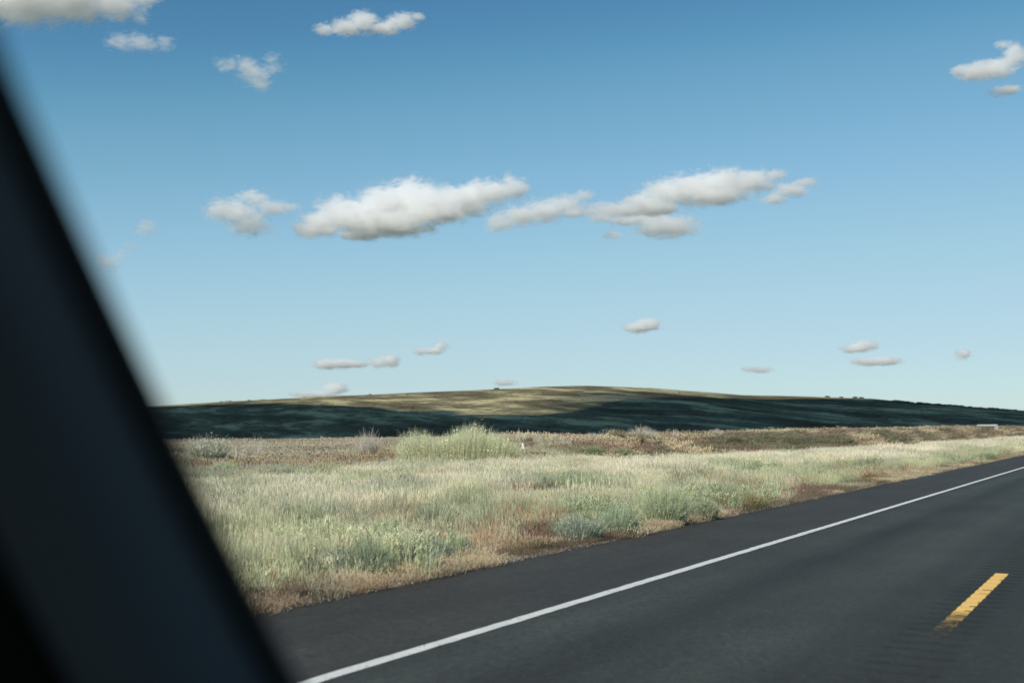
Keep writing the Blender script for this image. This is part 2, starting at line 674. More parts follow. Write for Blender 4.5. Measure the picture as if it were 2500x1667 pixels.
bm = bmesh.new()
ol = dense_outline([(np.mean([q[0] for q in poly]) + (p[0] - np.mean([q[0] for q in poly])) * 1.035, np.mean([q[1] for q in poly]) + (p[1] - np.mean([q[1] for q in poly])) * 1.035) for p in poly], 22, 16)
low = [bm.verts.new((p[0], p[1], CLOUD_ALT)) for p in ol]
cx, cy = np.mean([p[0] for p in ol]), np.mean([p[1] for p in ol])
lev = [low]
for sc_, dz in ((.975, 14), (.95, 36), (.91, 80), (.84, 150), (.7, 180)):
    lev.append([bm.verts.new((cx + (p[0] - cx) * sc_ + sun_dir.x / sun_dir.z * dz, cy + (p[1] - cy) * sc_ + sun_dir.y / sun_dir.z * dz, CLOUD_ALT + dz + dz * .3 * mnoise.noise(Vector((p[0] / 150, p[1] / 150, dz))))) for p in ol])
n_ = len(ol)
for a, b in zip(lev[:-1], lev[1:]):
    for i in range(n_):
        bm.faces.new((a[i], a[(i + 1) % n_], b[(i + 1) % n_], b[i]))
bm.faces.new(lev[-1])
bm.faces.new(list(reversed(low)))
bmesh.ops.triangulate(bm, faces=bm.faces[:])
me = bpy.data.meshes.new("cloud")
bm.to_mesh(me)
bm.free()
me.materials.append(mat_volume_plain("overhead_cloud", .02))
veil_m = mat_volume_plain("shadow_softener", .0065)  # unseen thin shreds, added to soften the edge of the shadow on the hill
for (vx, vy, ax, ay, az_) in ((1450, 927, 170, 330, 55), (1370, 941, 130, 150, 35), (1560, 915, 190, 300, 50), (900, 966, 150, 120, 40), (620, 946, 260, 90, 30)):
    p = hill_at(vx * .4354, vy * .4354)
    t_ = (CLOUD_ALT + 120 - p.z) / sun_dir.z
    bm = bmesh.new()
    bmesh.ops.create_icosphere(bm, subdivisions=4, radius=1)
    for v in bm.verts:
        v.co = Vector((v.co.x * ax, v.co.y * ay, v.co.z * az_)) * (1 + .45 * mnoise.noise(v.co * 2.2 + Vector((vx, 0, 0))))
    mv = bpy.data.meshes.new("cloud")
    bm.to_mesh(mv)
    bm.free()
    mv.materials.append(veil_m)
    ov = link(bpy.data.objects.new("cloud", mv))
    ov.location = (p.x + sun_dir.x * t_, p.y + sun_dir.y * t_, CLOUD_ALT + 120 + az_)
    tag(ov, "thin shred of cloud overhead, at the rim of the broad grey one", "cloud", "thin shreds of cloud overhead")
o = link(bpy.data.objects.new("cloud", me))
tag(o, "broad grey cloud overhead that shades the hill", "cloud")


# ------------------------------------------------------------------ plants: sources, then many copies
rng = np.random.default_rng(7)


def blade(verts, faces, base, ang, lean, h, w, seg=3, curl=0.0, tip=.15, cross=False):
    """one blade: a tapering ribbon that bends outward"""
    ca, sa = math.cos(ang), math.sin(ang)
    start = len(verts)
    fa = ang + math.pi / 2 + (rng.random() - .5) * 1.6
    wx, wy = math.cos(fa) * w / 2, math.sin(fa) * w / 2
    for i in range(seg + 1):
        t = i / seg
        r = h * (lean * t + curl * t * t)
        z = h * t * (1 - .25 * curl * t)
        k = (1 - t) * (1 - tip) + tip if t < 1 else tip * .4
        verts.append((base[0] + ca * r - wx * k, base[1] + sa * r - wy * k, z))
        verts.append((base[0] + ca * r + wx * k, base[1] + sa * r + wy * k, z))
    for i in range(seg):
        a = start + 2 * i
        faces.append((a, a + 1, a + 3, a + 2))
    return verts[-1]


def src_mesh(name, verts, faces, mat):
    me = bpy.data.meshes.new(name)
    me.from_pydata([tuple(map(float, v)) for v in verts], [], faces)
    me.update()
    me.materials.append(mat)
    return bpy.data.objects.new(name, me)     # a source: never linked to the scene itself


def mat_plant(name, rough=.8, trans=.35, low=.72):
    m = NT(name)
    at = m.n("Attribute", attribute_type='INSTANCER', attribute_name="tint")
    p = m.pos()
    oi = m.n("ObjectInfo")
    n = m.noise(p, 9, 3, .7)
    k = m.math('MULTIPLY_ADD', n, .7, .65)
    col = m.vmath('MULTIPLY', at.outputs['Color'], m.comb(k, k, k))
    d = m.n("BsdfDiffuse")
    d.inputs['Roughness'].default_value = .5
    tr = m.n("BsdfTranslucent")
    m.l(col, d.inputs[0])
    m.l(col, tr.inputs[0])
    mx = m.n("MixShader")
    mx.inputs[0].default_value = trans
    m.l(d.outputs[0], mx.inputs[1])
    m.l(tr.outputs[0], mx.inputs[2])
    m.l(mx.outputs[0], m.out.inputs[0])
    return m.m


M_PLANT = mat_plant("plant")


def clump(name, n, rad, h, w, lean, curl, seg=3, heads=0, head=(.05, .008), hvar=.35, leaves=0):
    V, Fc = [], []
    for i in range(n):
        a, r = rng.random() * 2 * math.pi, rad * math.sqrt(rng.random())
        hh = h * (1 - hvar * rng.random())
        tipv = blade(V, Fc, (r * math.cos(a), r * math.sin(a)), a + (rng.random() - .5) * 2.2, lean * (.3 + rng.random()), hh, w * (.7 + .6 * rng.random()), seg, curl * (rng.random() - .2))
        if i < heads:           # a seed head: two crossed little leaves at the tip
            hl, hw = head[0] * (.7 + .6 * rng.random()), head[1]
            for q in range(2):
                b = rng.random() * math.pi
                dx, dy = math.cos(b) * hw / 2, math.sin(b) * hw / 2
                lx, ly = (rng.random() - .5) * hl * .5, (rng.random() - .5) * hl * .5
                s0 = len(V)
                z = tipv[2] - hl * .35
                V += [(tipv[0] - dx, tipv[1] - dy, z), (tipv[0] + dx, tipv[1] + dy, z), (tipv[0] + dx * .3 + lx, tipv[1] + dy * .3 + ly, z + hl), (tipv[0] - dx * .3 + lx, tipv[1] - dy * .3 + ly, z + hl)]
                Fc.append((s0, s0 + 1, s0 + 2, s0 + 3))
        for q in range(leaves): # small leaves up the stem
            t = .25 + .75 * rng.random()
            z = hh * t
            bx, by = V[-2][0] * t, V[-2][1] * t
            b = rng.random() * 2 * math.pi
            L, W = .035 * (.6 + rng.random()), .007
            s0 = len(V)
            dx, dy = math.cos(b), math.sin(b)
            V += [(bx - dy * W, by + dx * W, z), (bx + dy * W, by - dx * W, z), (bx + dx * L, by + dy * L, z + L * .9)]
            Fc.append((s0, s0 + 1, s0 + 2))
    return src_mesh(name, V, Fc, M_PLANT)


def collection_of(name, objs):
    c = bpy.data.collections.new(name)
    for i, o in enumerate(objs):
        o.name = "%s_%02d" % (name, i)
        c.objects.link(o)
    return c


def scatter(name, pts, rot, scl, tint, idx, coll, label, cat="grass"):
    """one object of countless plants: instances on the points of its own mesh"""
    n = len(pts)
    me = bpy.data.meshes.new(name)
    me.vertices.add(n)
    me.vertices.foreach_set("co", np.asarray(pts, np.float32).ravel())
    for nm, ty, arr in (("rot", 'FLOAT_VECTOR', rot), ("scl", 'FLOAT_VECTOR', scl)):
        me.attributes.new(nm, ty, 'POINT').data.foreach_set("vector", np.asarray(arr, np.float32).ravel())
    me.attributes.new("idx", 'INT', 'POINT').data.foreach_set("value", np.asarray(idx, np.int32))
    tc = np.concatenate([np.asarray(tint, np.float32), np.ones((n, 1), np.float32)], 1)
    me.attributes.new("tint", 'FLOAT_COLOR', 'POINT').data.foreach_set("color", tc.ravel())
    o = link(bpy.data.objects.new(name, me))
    g = bpy.data.node_groups.new(name, 'GeometryNodeTree')
    g.interface.new_socket("Geometry", in_out='INPUT', socket_type='NodeSocketGeometry')
    g.interface.new_socket("Geometry", in_out='OUTPUT', socket_type='NodeSocketGeometry')
    gi, go = g.nodes.new('NodeGroupInput'), g.nodes.new('NodeGroupOutput')
    ip = g.nodes.new('GeometryNodeInstanceOnPoints')
    ci = g.nodes.new('GeometryNodeCollectionInfo')
    ci.inputs['Collection'].default_value = coll
    ci.inputs['Separate Children'].default_value = True
    ci.inputs['Reset Children'].default_value = True
    def attr(nm, ty):
        a = g.nodes.new('GeometryNodeInputNamedAttribute')
        a.data_type = ty
        a.inputs['Name'].default_value = nm
        return a.outputs['Attribute']
    g.links.new(gi.outputs[0], ip.inputs['Points'])
    g.links.new(ci.outputs[0], ip.inputs['Instance'])
    ip.inputs['Pick Instance'].default_value = True
    g.links.new(attr("idx", 'INT'), ip.inputs['Instance Index'])
    er = g.nodes.new('FunctionNodeEulerToRotation')
    g.links.new(attr("rot", 'FLOAT_VECTOR'), er.inputs[0])
    g.links.new(er.outputs[0], ip.inputs['Rotation'])
    g.links.new(attr("scl", 'FLOAT_VECTOR'), ip.inputs['Scale'])
    g.links.new(ip.outputs[0], go.inputs[0])
    o.modifiers.new("scatter", 'NODES').node_group = g
    return tag(o, label, cat, kind="stuff")


C_STRAW = collection_of("short_dry_grass", [clump("a", 60, .17, .17, .0045, .6, .5, 2, heads=50, head=(.045, .007)) for _ in range(4)])
C_PALE = collection_of("pale_grass", [clump("a", 80, .17, .42, .0048, .26, .4, 3, heads=46, head=(.07, .006)) for _ in range(4)])
C_FEATHER = collection_of("feather_grass", [clump("a", 84, .22, .62, .0042, .34, .6, 3, heads=76, head=(.12, .008), hvar=.5) for _ in range(4)])
C_SAGE = collection_of("sage_grass", [clump("a", 60, .15, .40, .007, .22, .2, 3, leaves=5) for _ in range(4)])
C_RED = collection_of("red_weed", [clump("a", 14, .16, .33, .004, .2, .15, 2, heads=14, head=(.09, .012), hvar=.6) for _ in range(3)])
C_FAR = collection_of("far_brush", [clump("a", 60, .55, .34, .022, .35, .4, 2, heads=40, head=(.10, .05), hvar=.6) for _ in range(4)])


# patches seen in the photograph, as soft discs lying on the field: (x, y, half width, half depth in px of the 2352 view, what)
def patch_field(S, D, items):
    tot = np.zeros_like(S)
    for (px, py, rw, rd) in items:
        cx, cy, _ = ground_at(px, py)
        x1, y1, _ = ground_at(px + rw, py)
        x2, y2, _ = ground_at(px, py - rd)
        c = np.array(sd(cx, cy))
        a = np.array(sd(x1, y1)) - c
        b = np.array(sd(x2, y2)) - c
        M = np.linalg.inv(np.stack([a, b], 1) + 1e-6)
        q = np.einsum('ij,jk->ik', M, np.stack([S - c[0], D - c[1]]))
        r = np.sqrt((q ** 2).sum(0)) + .55 * (fbm(S / 1.3, D / .9, 71, 3) - .5)
        tot = np.maximum(tot, sstep(1.15, .75, r))
    return tot


RED_P = [(1150, 1265, 190, 50), (1330, 1240, 100, 18), (930, 1220, 130, 22), (1290, 1150, 200, 14), (1780, 1130, 150, 20), (1640, 1122, 120, 12), (2000, 1095, 160, 12),
         (820, 1065, 200, 14), (640, 1075, 150, 10), (1200, 1215, 160, 22), (620, 1182, 90, 12), (1460, 1215, 60, 18), (1110, 1350, 90, 12)]
SAGE_P = [(850, 1290, 280, 38), (1570, 1175, 170, 24), (1370, 1205, 90, 20), (1700, 1085, 110, 12), (1330, 1120, 130, 16), (1930, 1085, 110, 9), (1780, 1150, 60, 10), (500, 1060, 60, 12),
          (2250, 1045, 60, 5), (720, 1110, 80, 10), (1280, 1345, 10, 5)]


def pts_in(n_per_m2, y0, y1, d0, d1, seed, side=1.06):
    """random spots on the ground inside the wedge in view (and a margin beside it)"""
    r = np.random.default_rng(seed)
    half0 = lambda y: y * .47 * side + 2.0
    area = (half0(y0) + half0(y1)) * (y1 - y0)
    n = int(area * n_per_m2)
    u = r.random(n)
    # uniform over the wedge
    a, b = half0(y0), half0(y1)
    y = y0 + (y1 - y0) * ((np.sqrt(a * a + u * (b * b - a * a)) - a) / (b - a))
    x = (r.random(n) * 2 - 1) * half0(y)
    s, d = sd(x, y)
    k = (d > d0) & (d < d1)
    tus = fbm(s / .55, d / .55, 201, 2)
    k &= (r.random(n) < sstep(.30, .52, tus) * .85 + .22)
    return x[k], y[k], s[k], d[k], r


BANDS = ((8.5, 17, 50, 1.0), (17, 26, 40, 1.0), (26, 40, 24, 1.15), (40, 62, 11.0, 1.35), (62, 100, 5.0, 1.75), (100, 175, 2.2, 2.4), (175, 330, .9, 3.6))


def zone_weights(S, D):
    """how much of each kind of plant grows at a spot"""
    n1 = fbm(S / 4.5, D / 1.8, 81, 4)
    n2 = fbm(S / 9, D / 3.0, 82, 4)
    n3 = fbm(S / 1.6, D / 1.1, 83, 3)
    red = patch_field(S, D, RED_P)
    sage = patch_field(S, D, SAGE_P)
    fringe = sstep(9.0, 8.3, D + 1.0 * (n1 - .5) + .5 * (n3 - .5))
    bf = bank_foot(S)
    bankz = sstep(bf - 1.2, bf + .3, D) * (1 - sstep(bf + 9, bf + 16, D)) * sstep(48, 58, S)
    feather = sstep(12.0, 15.0, D + 7 * (n2 - .5)) * (1 - sstep(bf - 1.5, bf + .5, D + 3 * (n1 - .5))) * (1 - .9 * sage) * (1 - .75 * red)
    back = sstep(25, 29, D + 4 * (n1 - .5)) * (1 - bankz)
    w = {}
    w['red'] = np.clip(red + .5 * sstep(.58, .70, n1) * (D < 14), 0, 1)
    w['sage'] = np.clip(sage + .55 * sstep(.54, .62, n2) * (D < 13) * (1 - red), 0, 1)
    w['feather'] = feather
    w['fringe'] = fringe
    w['bank'] = bankz
    w['back'] = back
    return w, n1, n2, n3


def jit_tint(base, n, r, amt=.14):
    b = np.asarray(base, float)
    if b.ndim == 1:
        b = np.tile(b, (n, 1))
    return np.clip(b * (1 + amt * (r.random((n, 1)) * 2 - 1)) * (1 + .05 * (r.random((n, 3)) * 2 - 1)), 0, 1)


def mixc(a, b, t):
    t = t[:, None]
    return np.array(a)[None] * (1 - t) + np.array(b)[None] * t


acc = {k: [] for k in ("straw", "pale", "feather", "sage", "red", "far")}
for bi, (y0, y1, dens, size) in enumerate(BANDS):
    x, y, s, d, r = pts_in(dens, y0, y1, D_EDGE + .01, 47, 100 + bi)
    w, n1, n2, n3 = zone_weights(s, d)
    n = len(x)
    pick = r.random(n)
    # weights -> kind
    wr, ws_, wf, wg, wb, wk = w['red'], w['sage'], w['feather'], w['fringe'], w['bank'], w['back']
    kind = np.full(n, 1)                                             # pale grass
    kind = np.where(pick < ws_ * .75 * (1 - wf), 3, kind)             # sage
    q = r.random(n)
    kind = np.where(q < wf * .85, 2, kind)                            # feather
    q = r.random(n)
    kind = np.where(q < wr * .92, 0, kind)                            # short straw
    kind = np.where(q < wr * .16, 4, kind)                            # red heads
    q = r.random(n)
    kind = np.where(q < wg * .95, 0, kind)
    q = r.random(n)
    kind = np.where(q < np.maximum(wb, wk), 5, kind)
    kind = np.where((kind == 1) & (r.random(n) < .04), 4, kind)
    z = ground_z(x, y)
    rot = np.stack([(r.random(n) - .5) * .24, (r.random(n) - .5) * .24, r.random(n) * 2 * math.pi], 1)
    sc = size * (.7 + .6 * r.random(n))
    low = np.clip(.12 + .55 * n3 + 1.1 * fbm(s / .55, d / .55, 201, 2), .35, 1.3)
    names = ["straw", "pale", "feather", "sage", "red", "far"]
    for ki, nm in enumerate(names):
        m = kind == ki
        k = int(m.sum())
        if not k:
            continue
        t1, t2 = sstep(.38, .64, n1[m]), sstep(.38, .62, n2[m])
        ss = sc[m]
        sz = ss / size * low[m]
        if nm == "straw":
            base = mixc((.48, .37, .255), (.70, .59, .41), t1)
            base = np.where((n3[m] < .43)[:, None], np.array([[.26, .20, .15]]), base)
            sz = sz * (1 - .35 * wg[m])
        elif nm == "pale":
            base = mixc((.68, .68, .45), (.82, .78, .57), t1)
            base = base * (1 - .16 * t2[:, None])
            cool = sstep(.52, .64, fbm(s[m] / 3.0, d[m] / 1.5, 97, 4))
            base = base * (1 - cool[:, None]) + np.array([[.54, .54, .39]]) * cool[:, None]
            sz = sz * (.65 + .7 * fbm(s[m] / 1.5, d[m] / 1.2, 96, 3))
            sz = sz * (.55 + .45 * sstep(7.9, 9.2, d[m]))
        elif nm == "feather":
            base = mixc((.86, .79, .64), (.80, .75, .57), t1)
            sz = sz * (.70 + .25 * t2) * (1 - .35 * sstep(13, 19, d[m])) * (.75 + .5 * fbm(s[m] / 2.2, d[m] / 1.4, 95, 3))
        elif nm == "sage":
            base = mixc((.50, .54, .35), (.68, .70, .45), t1)
            sz = sz * 1.0
        elif nm == "red":
            base = mixc((.38, .22, .14), (.50, .33, .21), t1)
        else:
            isb = wb[m] > .5
            t3 = fbm(s[m] / 5, d[m] / 2.2, 91, 4) + .13 * (r.random(k) - .5)
            bk = np.where((t3 < .385)[:, None], np.array([[.25, .25, .165]]), np.where((t3 < .54)[:, None], np.array([[.34, .26, .20]]), np.where((t3 < .60)[:, None], np.array([[.45, .36, .26]]), np.array([[.66, .56, .40]]))))
            far = mixc((.40, .36, .28), (.54, .50, .36), t1)
            far = np.where(((d[m] < 35 + 8 * (n2[m] - .5) + 5 * (r.random(k) - .5)) & (t3 > .43))[:, None], np.array([[.40, .29, .20]]), far)
            far = np.where((t3 > .60)[:, None], np.array([[.62, .50, .30]]), far)
            base = np.where(isb[:, None], bk, far)
            sz = sz * np.where(isb, .35 + .45 * r.random(k), .75 - .3 * sstep(34, 44, d[m]))
        dk = sstep(.57, .68, fbm(s[m] / 1.5 + 40, d[m] / .8, 98, 3)) * (d[m] < 26)
        base = base * (1 - dk[:, None] * np.array([[.40, .33, .38]]))
        tint = jit_tint(base, k, r, .2)
        wid = ss if nm != "far" else ss * .75
        acc[nm].append((np.stack([x[m], y[m], z[m] - .01], 1), rot[m], np.stack([wid, wid, sz], 1), tint, r.integers(0, 3 if nm == "red" else 4, k)))

# the brushy plain behind, out to where it drops to the valley
x, y, s, d, r = pts_in(.62, 60, 330, 40, 150, 301)
n = len(x)
t1 = fbm(s / 30, d / 9, 93, 4)
base = mixc((.40, .355, .27), (.60, .52, .39), sstep(.36, .62, t1))
acc["far"].append((np.stack([x, y, ground_z(x, y) - .02], 1), np.stack([(r.random(n) - .5) * .2, (r.random(n) - .5) * .2, r.random(n) * 6.28], 1),
                   np.stack([2.2 + r.random(n) * 1.6, 2.2 + r.random(n) * 1.6, .35 + .35 * r.random(n) + .7 * r.random(n) ** 8], 1), jit_tint(base, n, r, .15), r.integers(0, 4, n)))

LAB = {"straw": ("dry_grass", C_STRAW, "short tan and brown dry grass in patches and along the asphalt edge"),
       "pale": ("pale_grass", C_PALE, "knee high pale green grass covering the near roadside field"),
       "feather": ("feathery_grass", C_FEATHER, "tall cream feathery grass in a band across the middle of the field"),
       "sage": ("sage_green_grass", C_SAGE, "leafy grey green growth in patches among the pale grass"),
       "red": ("red_weeds", C_RED, "sparse rusty red seed stalks scattered through the grass"),
       "far": ("brush", C_FAR, "low grey and brown brush on the bank and the plain behind the grass")}
for nm, ch in acc.items():
    P, Ro, Sc, Ti, Ix = [np.concatenate(q) for q in zip(*ch)]
    print("SCATTER", nm, len(P))
    scatter(LAB[nm][0], P, Ro, Sc, Ti, Ix, LAB[nm][1], LAB[nm][2], "grass" if nm not in ("red", "far") else ("weeds" if nm == "red" else "brush"))


# ------------------------------------------------------------------ the car one looks out of
def empty(name, loc):
    o = bpy.data.objects.new(name, None)
    o.empty_display_size = .2
    o.location = loc
    return link(o)


def cam_pt(px, py, depth):
    return Vector(((px - 512) / F * depth, depth * (CP - (341 - py) / F * SP), H + depth * (SP + (341 - py) / F * CP)))


def mat_plain(name, col, rough, spec=.4, nscale=200, bstr=.15):
    m = NT(name)
    n = m.noise(m.pos(), nscale, 3, .6)
    k = m.math('MULTIPLY_ADD', n, .3, .85)
    c = m.vmath('MULTIPLY', m.mix(1.0, col, col), m.comb(k, k, k))
    return m.principled(c, rough, spec, n, bstr, .001)


car = empty("car", (0, -.6, 0))
tag(car, "dark inside of the car one looks out of, blurred windscreen pillar", "car")
M_SEAL = mat_plain("black_rubber", (.013, .016, .019), .7, .2)
M_TRIM = mat_plain("sky_sheen_trim", (.046, .070, .095), .55, .35)  # dark plastic trim; the blue sheen of the sky is put into its base colour
M_BLACK = mat_plain("black_trim", (.006, .006, .0065), .9, .1)
A = cam_pt(-66, -110, .60)
B = cam_pt(357, 790, .96)
axis = (B - A).normalized()
view = ((A + B) / 2 - Vector((0, 0, H))).normalized()
side = view.cross(axis).normalized()
if side.x > 0:
    side = -side                                    # to the left, away from the windscreen
back = axis.cross(side).normalized()
if back.dot(view) > 0:
    back = -back                                    # towards the driver


def extrude_profile(name, prof, mat, parent, ext=(.0, .0), nseg=14, bow=-.008):
    V, Fc = [], []
    L = (B - A).length
    k = len(prof)
    for i in range(nseg + 1):
        t = -ext[0] + (L + ext[0] + ext[1]) * i / nseg
        b = bow * (1 - (2 * t / L - 1) ** 2)
        g = 1 + .35 * max(0, t / L)
        for (l_, q) in prof:
            V.append(A + axis * t + side * (l_ * g - b) + back * q)
    for i in range(nseg):
        for j in range(k):
            a, b_ = i * k + j, i * k + (j + 1) % k
            Fc.append((a, b_, b_ + k, a + k))
    me = bpy.data.meshes.new(name)
    me.from_pydata([tuple(v) for v in V], [], Fc + [tuple(range(k)), tuple(range(nseg * k, nseg * k + k))])
    me.update()
    me.polygons.foreach_set("use_smooth", [True] * len(me.polygons))
    me.materials.append(mat)
    o = link(bpy.data.objects.new(name, me))
    o.parent = parent
    o.matrix_parent_inverse = parent.matrix_world.inverted()
    return o


def arc_profile(l0, l1, q0, bulge, thick, n=9):
    top = [(l0 + (l1 - l0) * i / (n - 1), q0 + bulge * math.sin(math.pi * i / (n - 1))) for i in range(n)]
    return top + [(l1, q0 - thick), (l0, q0 - thick)]


bpy.context.view_layer.update()
pil = extrude_profile("pillar", arc_profile(.014, .112, -.002, .030, .05, 17), M_TRIM, car)
seal = extrude_profile("seal", arc_profile(.0, .017, .0, .008, .05, 9), M_SEAL, pil)
seal.parent = pil
seal.matrix_parent_inverse = pil.matrix_world.inverted()
dp = extrude_profile("door_trim", [(.106, -.010), (.13, .002), (.18, .010), (.30, .012), (.46, .0), (.46, -.05), (.106, -.05)], M_BLACK, car)
# the roof above the seats, which keeps the inside dark
bm = bmesh.new()
def car_pt(f, l, z):
    p = Vector((U[0] * f - math.cos(YAW) * l, U[1] * f + math.sin(YAW) * l, z))
    return p
rows = []
for f in (.34, .1, -.4, -1.2, -2.0, -2.4):
    row = []
    for l in (.80, .68, .3, -.3, -.75, -.9):
        zz = H + .42 - .10 * (l / .8) ** 4 - (.05 if f in (-2.4,) else 0) 
        row.append((f, l, zz))
    rows.append(row)
lo_ = [[bm.verts.new(car_pt(*p)) for p in r_] for r_ in rows]
hi_ = [[bm.verts.new(car_pt(p[0], p[1], p[2] + .05)) for p in r_] for r_ in rows]
nr, nc = len(rows), 6
for i in range(nr - 1):
    for j in range(nc - 1):
        bm.faces.new((lo_[i][j], lo_[i + 1][j], lo_[i + 1][j + 1], lo_[i][j + 1]))
        bm.faces.new((hi_[i][j], hi_[i][j + 1], hi_[i + 1][j + 1], hi_[i + 1][j]))
for i in range(nr - 1):
    bm.faces.new((lo_[i][0], hi_[i][0], hi_[i + 1][0], lo_[i + 1][0]))
    bm.faces.new((lo_[i][-1], lo_[i + 1][-1], hi_[i + 1][-1], hi_[i][-1]))
for j in range(nc - 1):
    bm.faces.new((lo_[0][j], lo_[0][j + 1], hi_[0][j + 1], hi_[0][j]))
    bm.faces.new((lo_[-1][j], hi_[-1][j], hi_[-1][j + 1], lo_[-1][j + 1]))
me = bpy.data.meshes.new("roof")
bm.to_mesh(me)
bm.free()
me.materials.append(M_BLACK)
ro = link(bpy.data.objects.new("roof", me))
ro.parent = car
ro.matrix_parent_inverse = car.matrix_world.inverted()


# ------------------------------------------------------------------ single plants and small things, each one its own
def mat_tinted(name, trans=.3):
    m = NT(name)
    at = m.n("Attribute", attribute_type='GEOMETRY', attribute_name="tint")
    d = m.n("BsdfDiffuse")
    d.inputs['Roughness'].default_value = .5
    tr = m.n("BsdfTranslucent")
    m.l(at.outputs['Color'], d.inputs[0])
    m.l(at.outputs['Color'], tr.inputs[0])
    mx = m.n("MixShader")
    mx.inputs[0].default_value = trans
    m.l(d.outputs[0], mx.inputs[1])
    m.l(tr.outputs[0], mx.inputs[2])
    m.l(mx.outputs[0], m.out.inputs[0])
    return m.m


M_LEAF = mat_tinted("leaves")


def ribbons(P0, P1, P2, W, tints, r):
    """curved tapering ribbons through three points each; returns verts, faces, colours"""
    n = len(P0)
    a = r.random(n) * 2 * math.pi
    side_ = np.stack([np.cos(a), np.sin(a), np.zeros(n)], 1) * W[:, None] / 2
    V = np.stack([P0 - side_, P0 + side_, P1 - side_ * .75, P1 + side_ * .75, P2 - side_ * .2, P2 + side_ * .2], 1).reshape(-1, 3)
    b = np.arange(n)[:, None] * 6
    Fc = np.concatenate([b + np.array([[0, 1, 3, 2]]), b + np.array([[2, 3, 5, 4]])])
    return V, Fc, np.repeat(tints, 6, 0)


def leaf_quads(C, size, tints, r):
    n = len(C)
    d1 = r.normal(size=(n, 3))
    d1 /= np.linalg.norm(d1, axis=1)[:, None]
    d2 = np.cross(d1, r.normal(size=(n, 3)))
    d2 /= np.linalg.norm(d2, axis=1)[:, None]
    s = size * (.6 + .8 * r.random(n))[:, None]
    V = np.stack([C - d1 * s, C + d2 * s * .35, C + d1 * s, C - d2 * s * .35], 1).reshape(-1, 3)
    Fc = np.arange(n * 4).reshape(n, 4)
    return V, Fc, np.repeat(tints, 4, 0)


def coloured(name, V, Fc, T, parent=None, smooth=False):
    o = mesh_np(name, V, Fc, M_LEAF, parent, smooth)
    c = np.concatenate([T, np.ones((len(T), 1))], 1).astype(np.float32)
    o.data.attributes.new("tint", 'FLOAT_COLOR', 'POINT').data.foreach_set("color", c.ravel())
    return o


def cat3(parts_):
    V, Fc = merge([(p[0], p[1]) for p in parts_])
    return V, Fc, np.concatenate([p[2] for p in parts_])


def tuft(name, label, cat, loc, w, h, n, c1, c2, bw, seed, lean=.35, leaf=0, leafsize=.03, top=None, depth=1.0, group=None, stems=(.20, .16, .11), plume=0):
    """an upright bush of many stems, w wide and h high"""
    r = np.random.default_rng(seed)
    root = empty(name, loc)
    rad = w / 2 * np.sqrt(r.random(n))
    a = r.random(n) * 2 * math.pi
    px_, py_ = rad * np.cos(a), rad * np.sin(a) * depth
    lump = .50 + .95 * fbm(px_ / max(w * .16, .08), py_ / max(w * .16, .08) + seed, seed, 3)
    prof = (1 - .38 * (rad / (w / 2)) ** 2.6) * lump * (.80 + .35 * r.random(n) ** 2)
    if top is not None:
        prof = np.interp(px_ / w + .5, [p[0] for p in top], [p[1] for p in top]) * (.80 + .3 * r.random(n)) * (.9 + .2 * lump)
    hh = h * prof * ((.65 + .45 * r.random(n)) if top is None else (.40 + .70 * r.random(n) ** .6))
    ln = lean * (rad / (w / 2)) + .13 * r.normal(size=n)
    P0 = np.stack([px_ * .72, py_ * .72, np.zeros(n)], 1)
    ux, uy = np.cos(a) + .4 * r.normal(size=n), np.sin(a) + .4 * r.normal(size=n)
    P1 = P0 + np.stack([ux * ln * hh * .35, uy * ln * hh * .35, hh * .55], 1)
    P2 = P0 + np.stack([ux * ln * hh, uy * ln * hh, hh], 1)
    k = r.random(n)[:, None]
    T = (np.array([c1]) * (1 - k) + np.array([c2]) * k) * (.8 + .4 * r.random((n, 1)))
    pr = [ribbons(P0, P1, P2, bw * (.6 + .8 * r.random(n)), T, r)]
    if leaf:
        i = r.integers(0, n, leaf)
        t_ = .2 + .8 * r.random(leaf)[:, None]
        C = P0[i] * (1 - t_) ** 2 + 2 * P1[i] * t_ * (1 - t_) + P2[i] * t_ ** 2 + r.normal(size=(leaf, 3)) * leafsize * .7
        pr.append(leaf_quads(C, leafsize, T[i] * (.8 + .4 * r.random((leaf, 1))), r))
    if plume:
        i = r.integers(0, n, plume)
        C = P2[i] + r.normal(size=(plume, 3)) * np.array([[.02, .02, .06]]) * h
        pr.append(leaf_quads(C, leafsize * 1.4, np.tile([[.70, .66, .52]], (plume, 1)), r))
    V, Fc, T = cat3(pr)
    coloured("foliage", V, Fc, T, root)
    m_ = max(6, n // 30)
    i = r.integers(0, n, m_)
    V, Fc, T = ribbons(P0[i] * .4, P1[i] * .8, (P1[i] + P2[i]) / 2, np.full(m_, bw * 2.2), np.tile([stems], (m_, 1)), r)
    coloured("stem", V, Fc, T, root)
    return tag(root, label, cat, group)


def on_ray(px, dist_d):
    """ground spot straight ahead of a column of the view, at a given distance across from the road"""
    rr_ = ray(px * .4354, 427)
    y = np.linspace(6, 420, 20000)
    x = rr_[0] / rr_[1] * y
    _, d = sd(x, y)
    i = int(np.argmin(np.abs(d - dist_d)))
    return float(x[i]), float(y[i]), float(ground_z(x[i], y[i]))


def span(y, px):
    return px * .4354 / F * y


def top_h(y, z, ytop):
    return H + (427 - ytop * .4354) / F * y - z


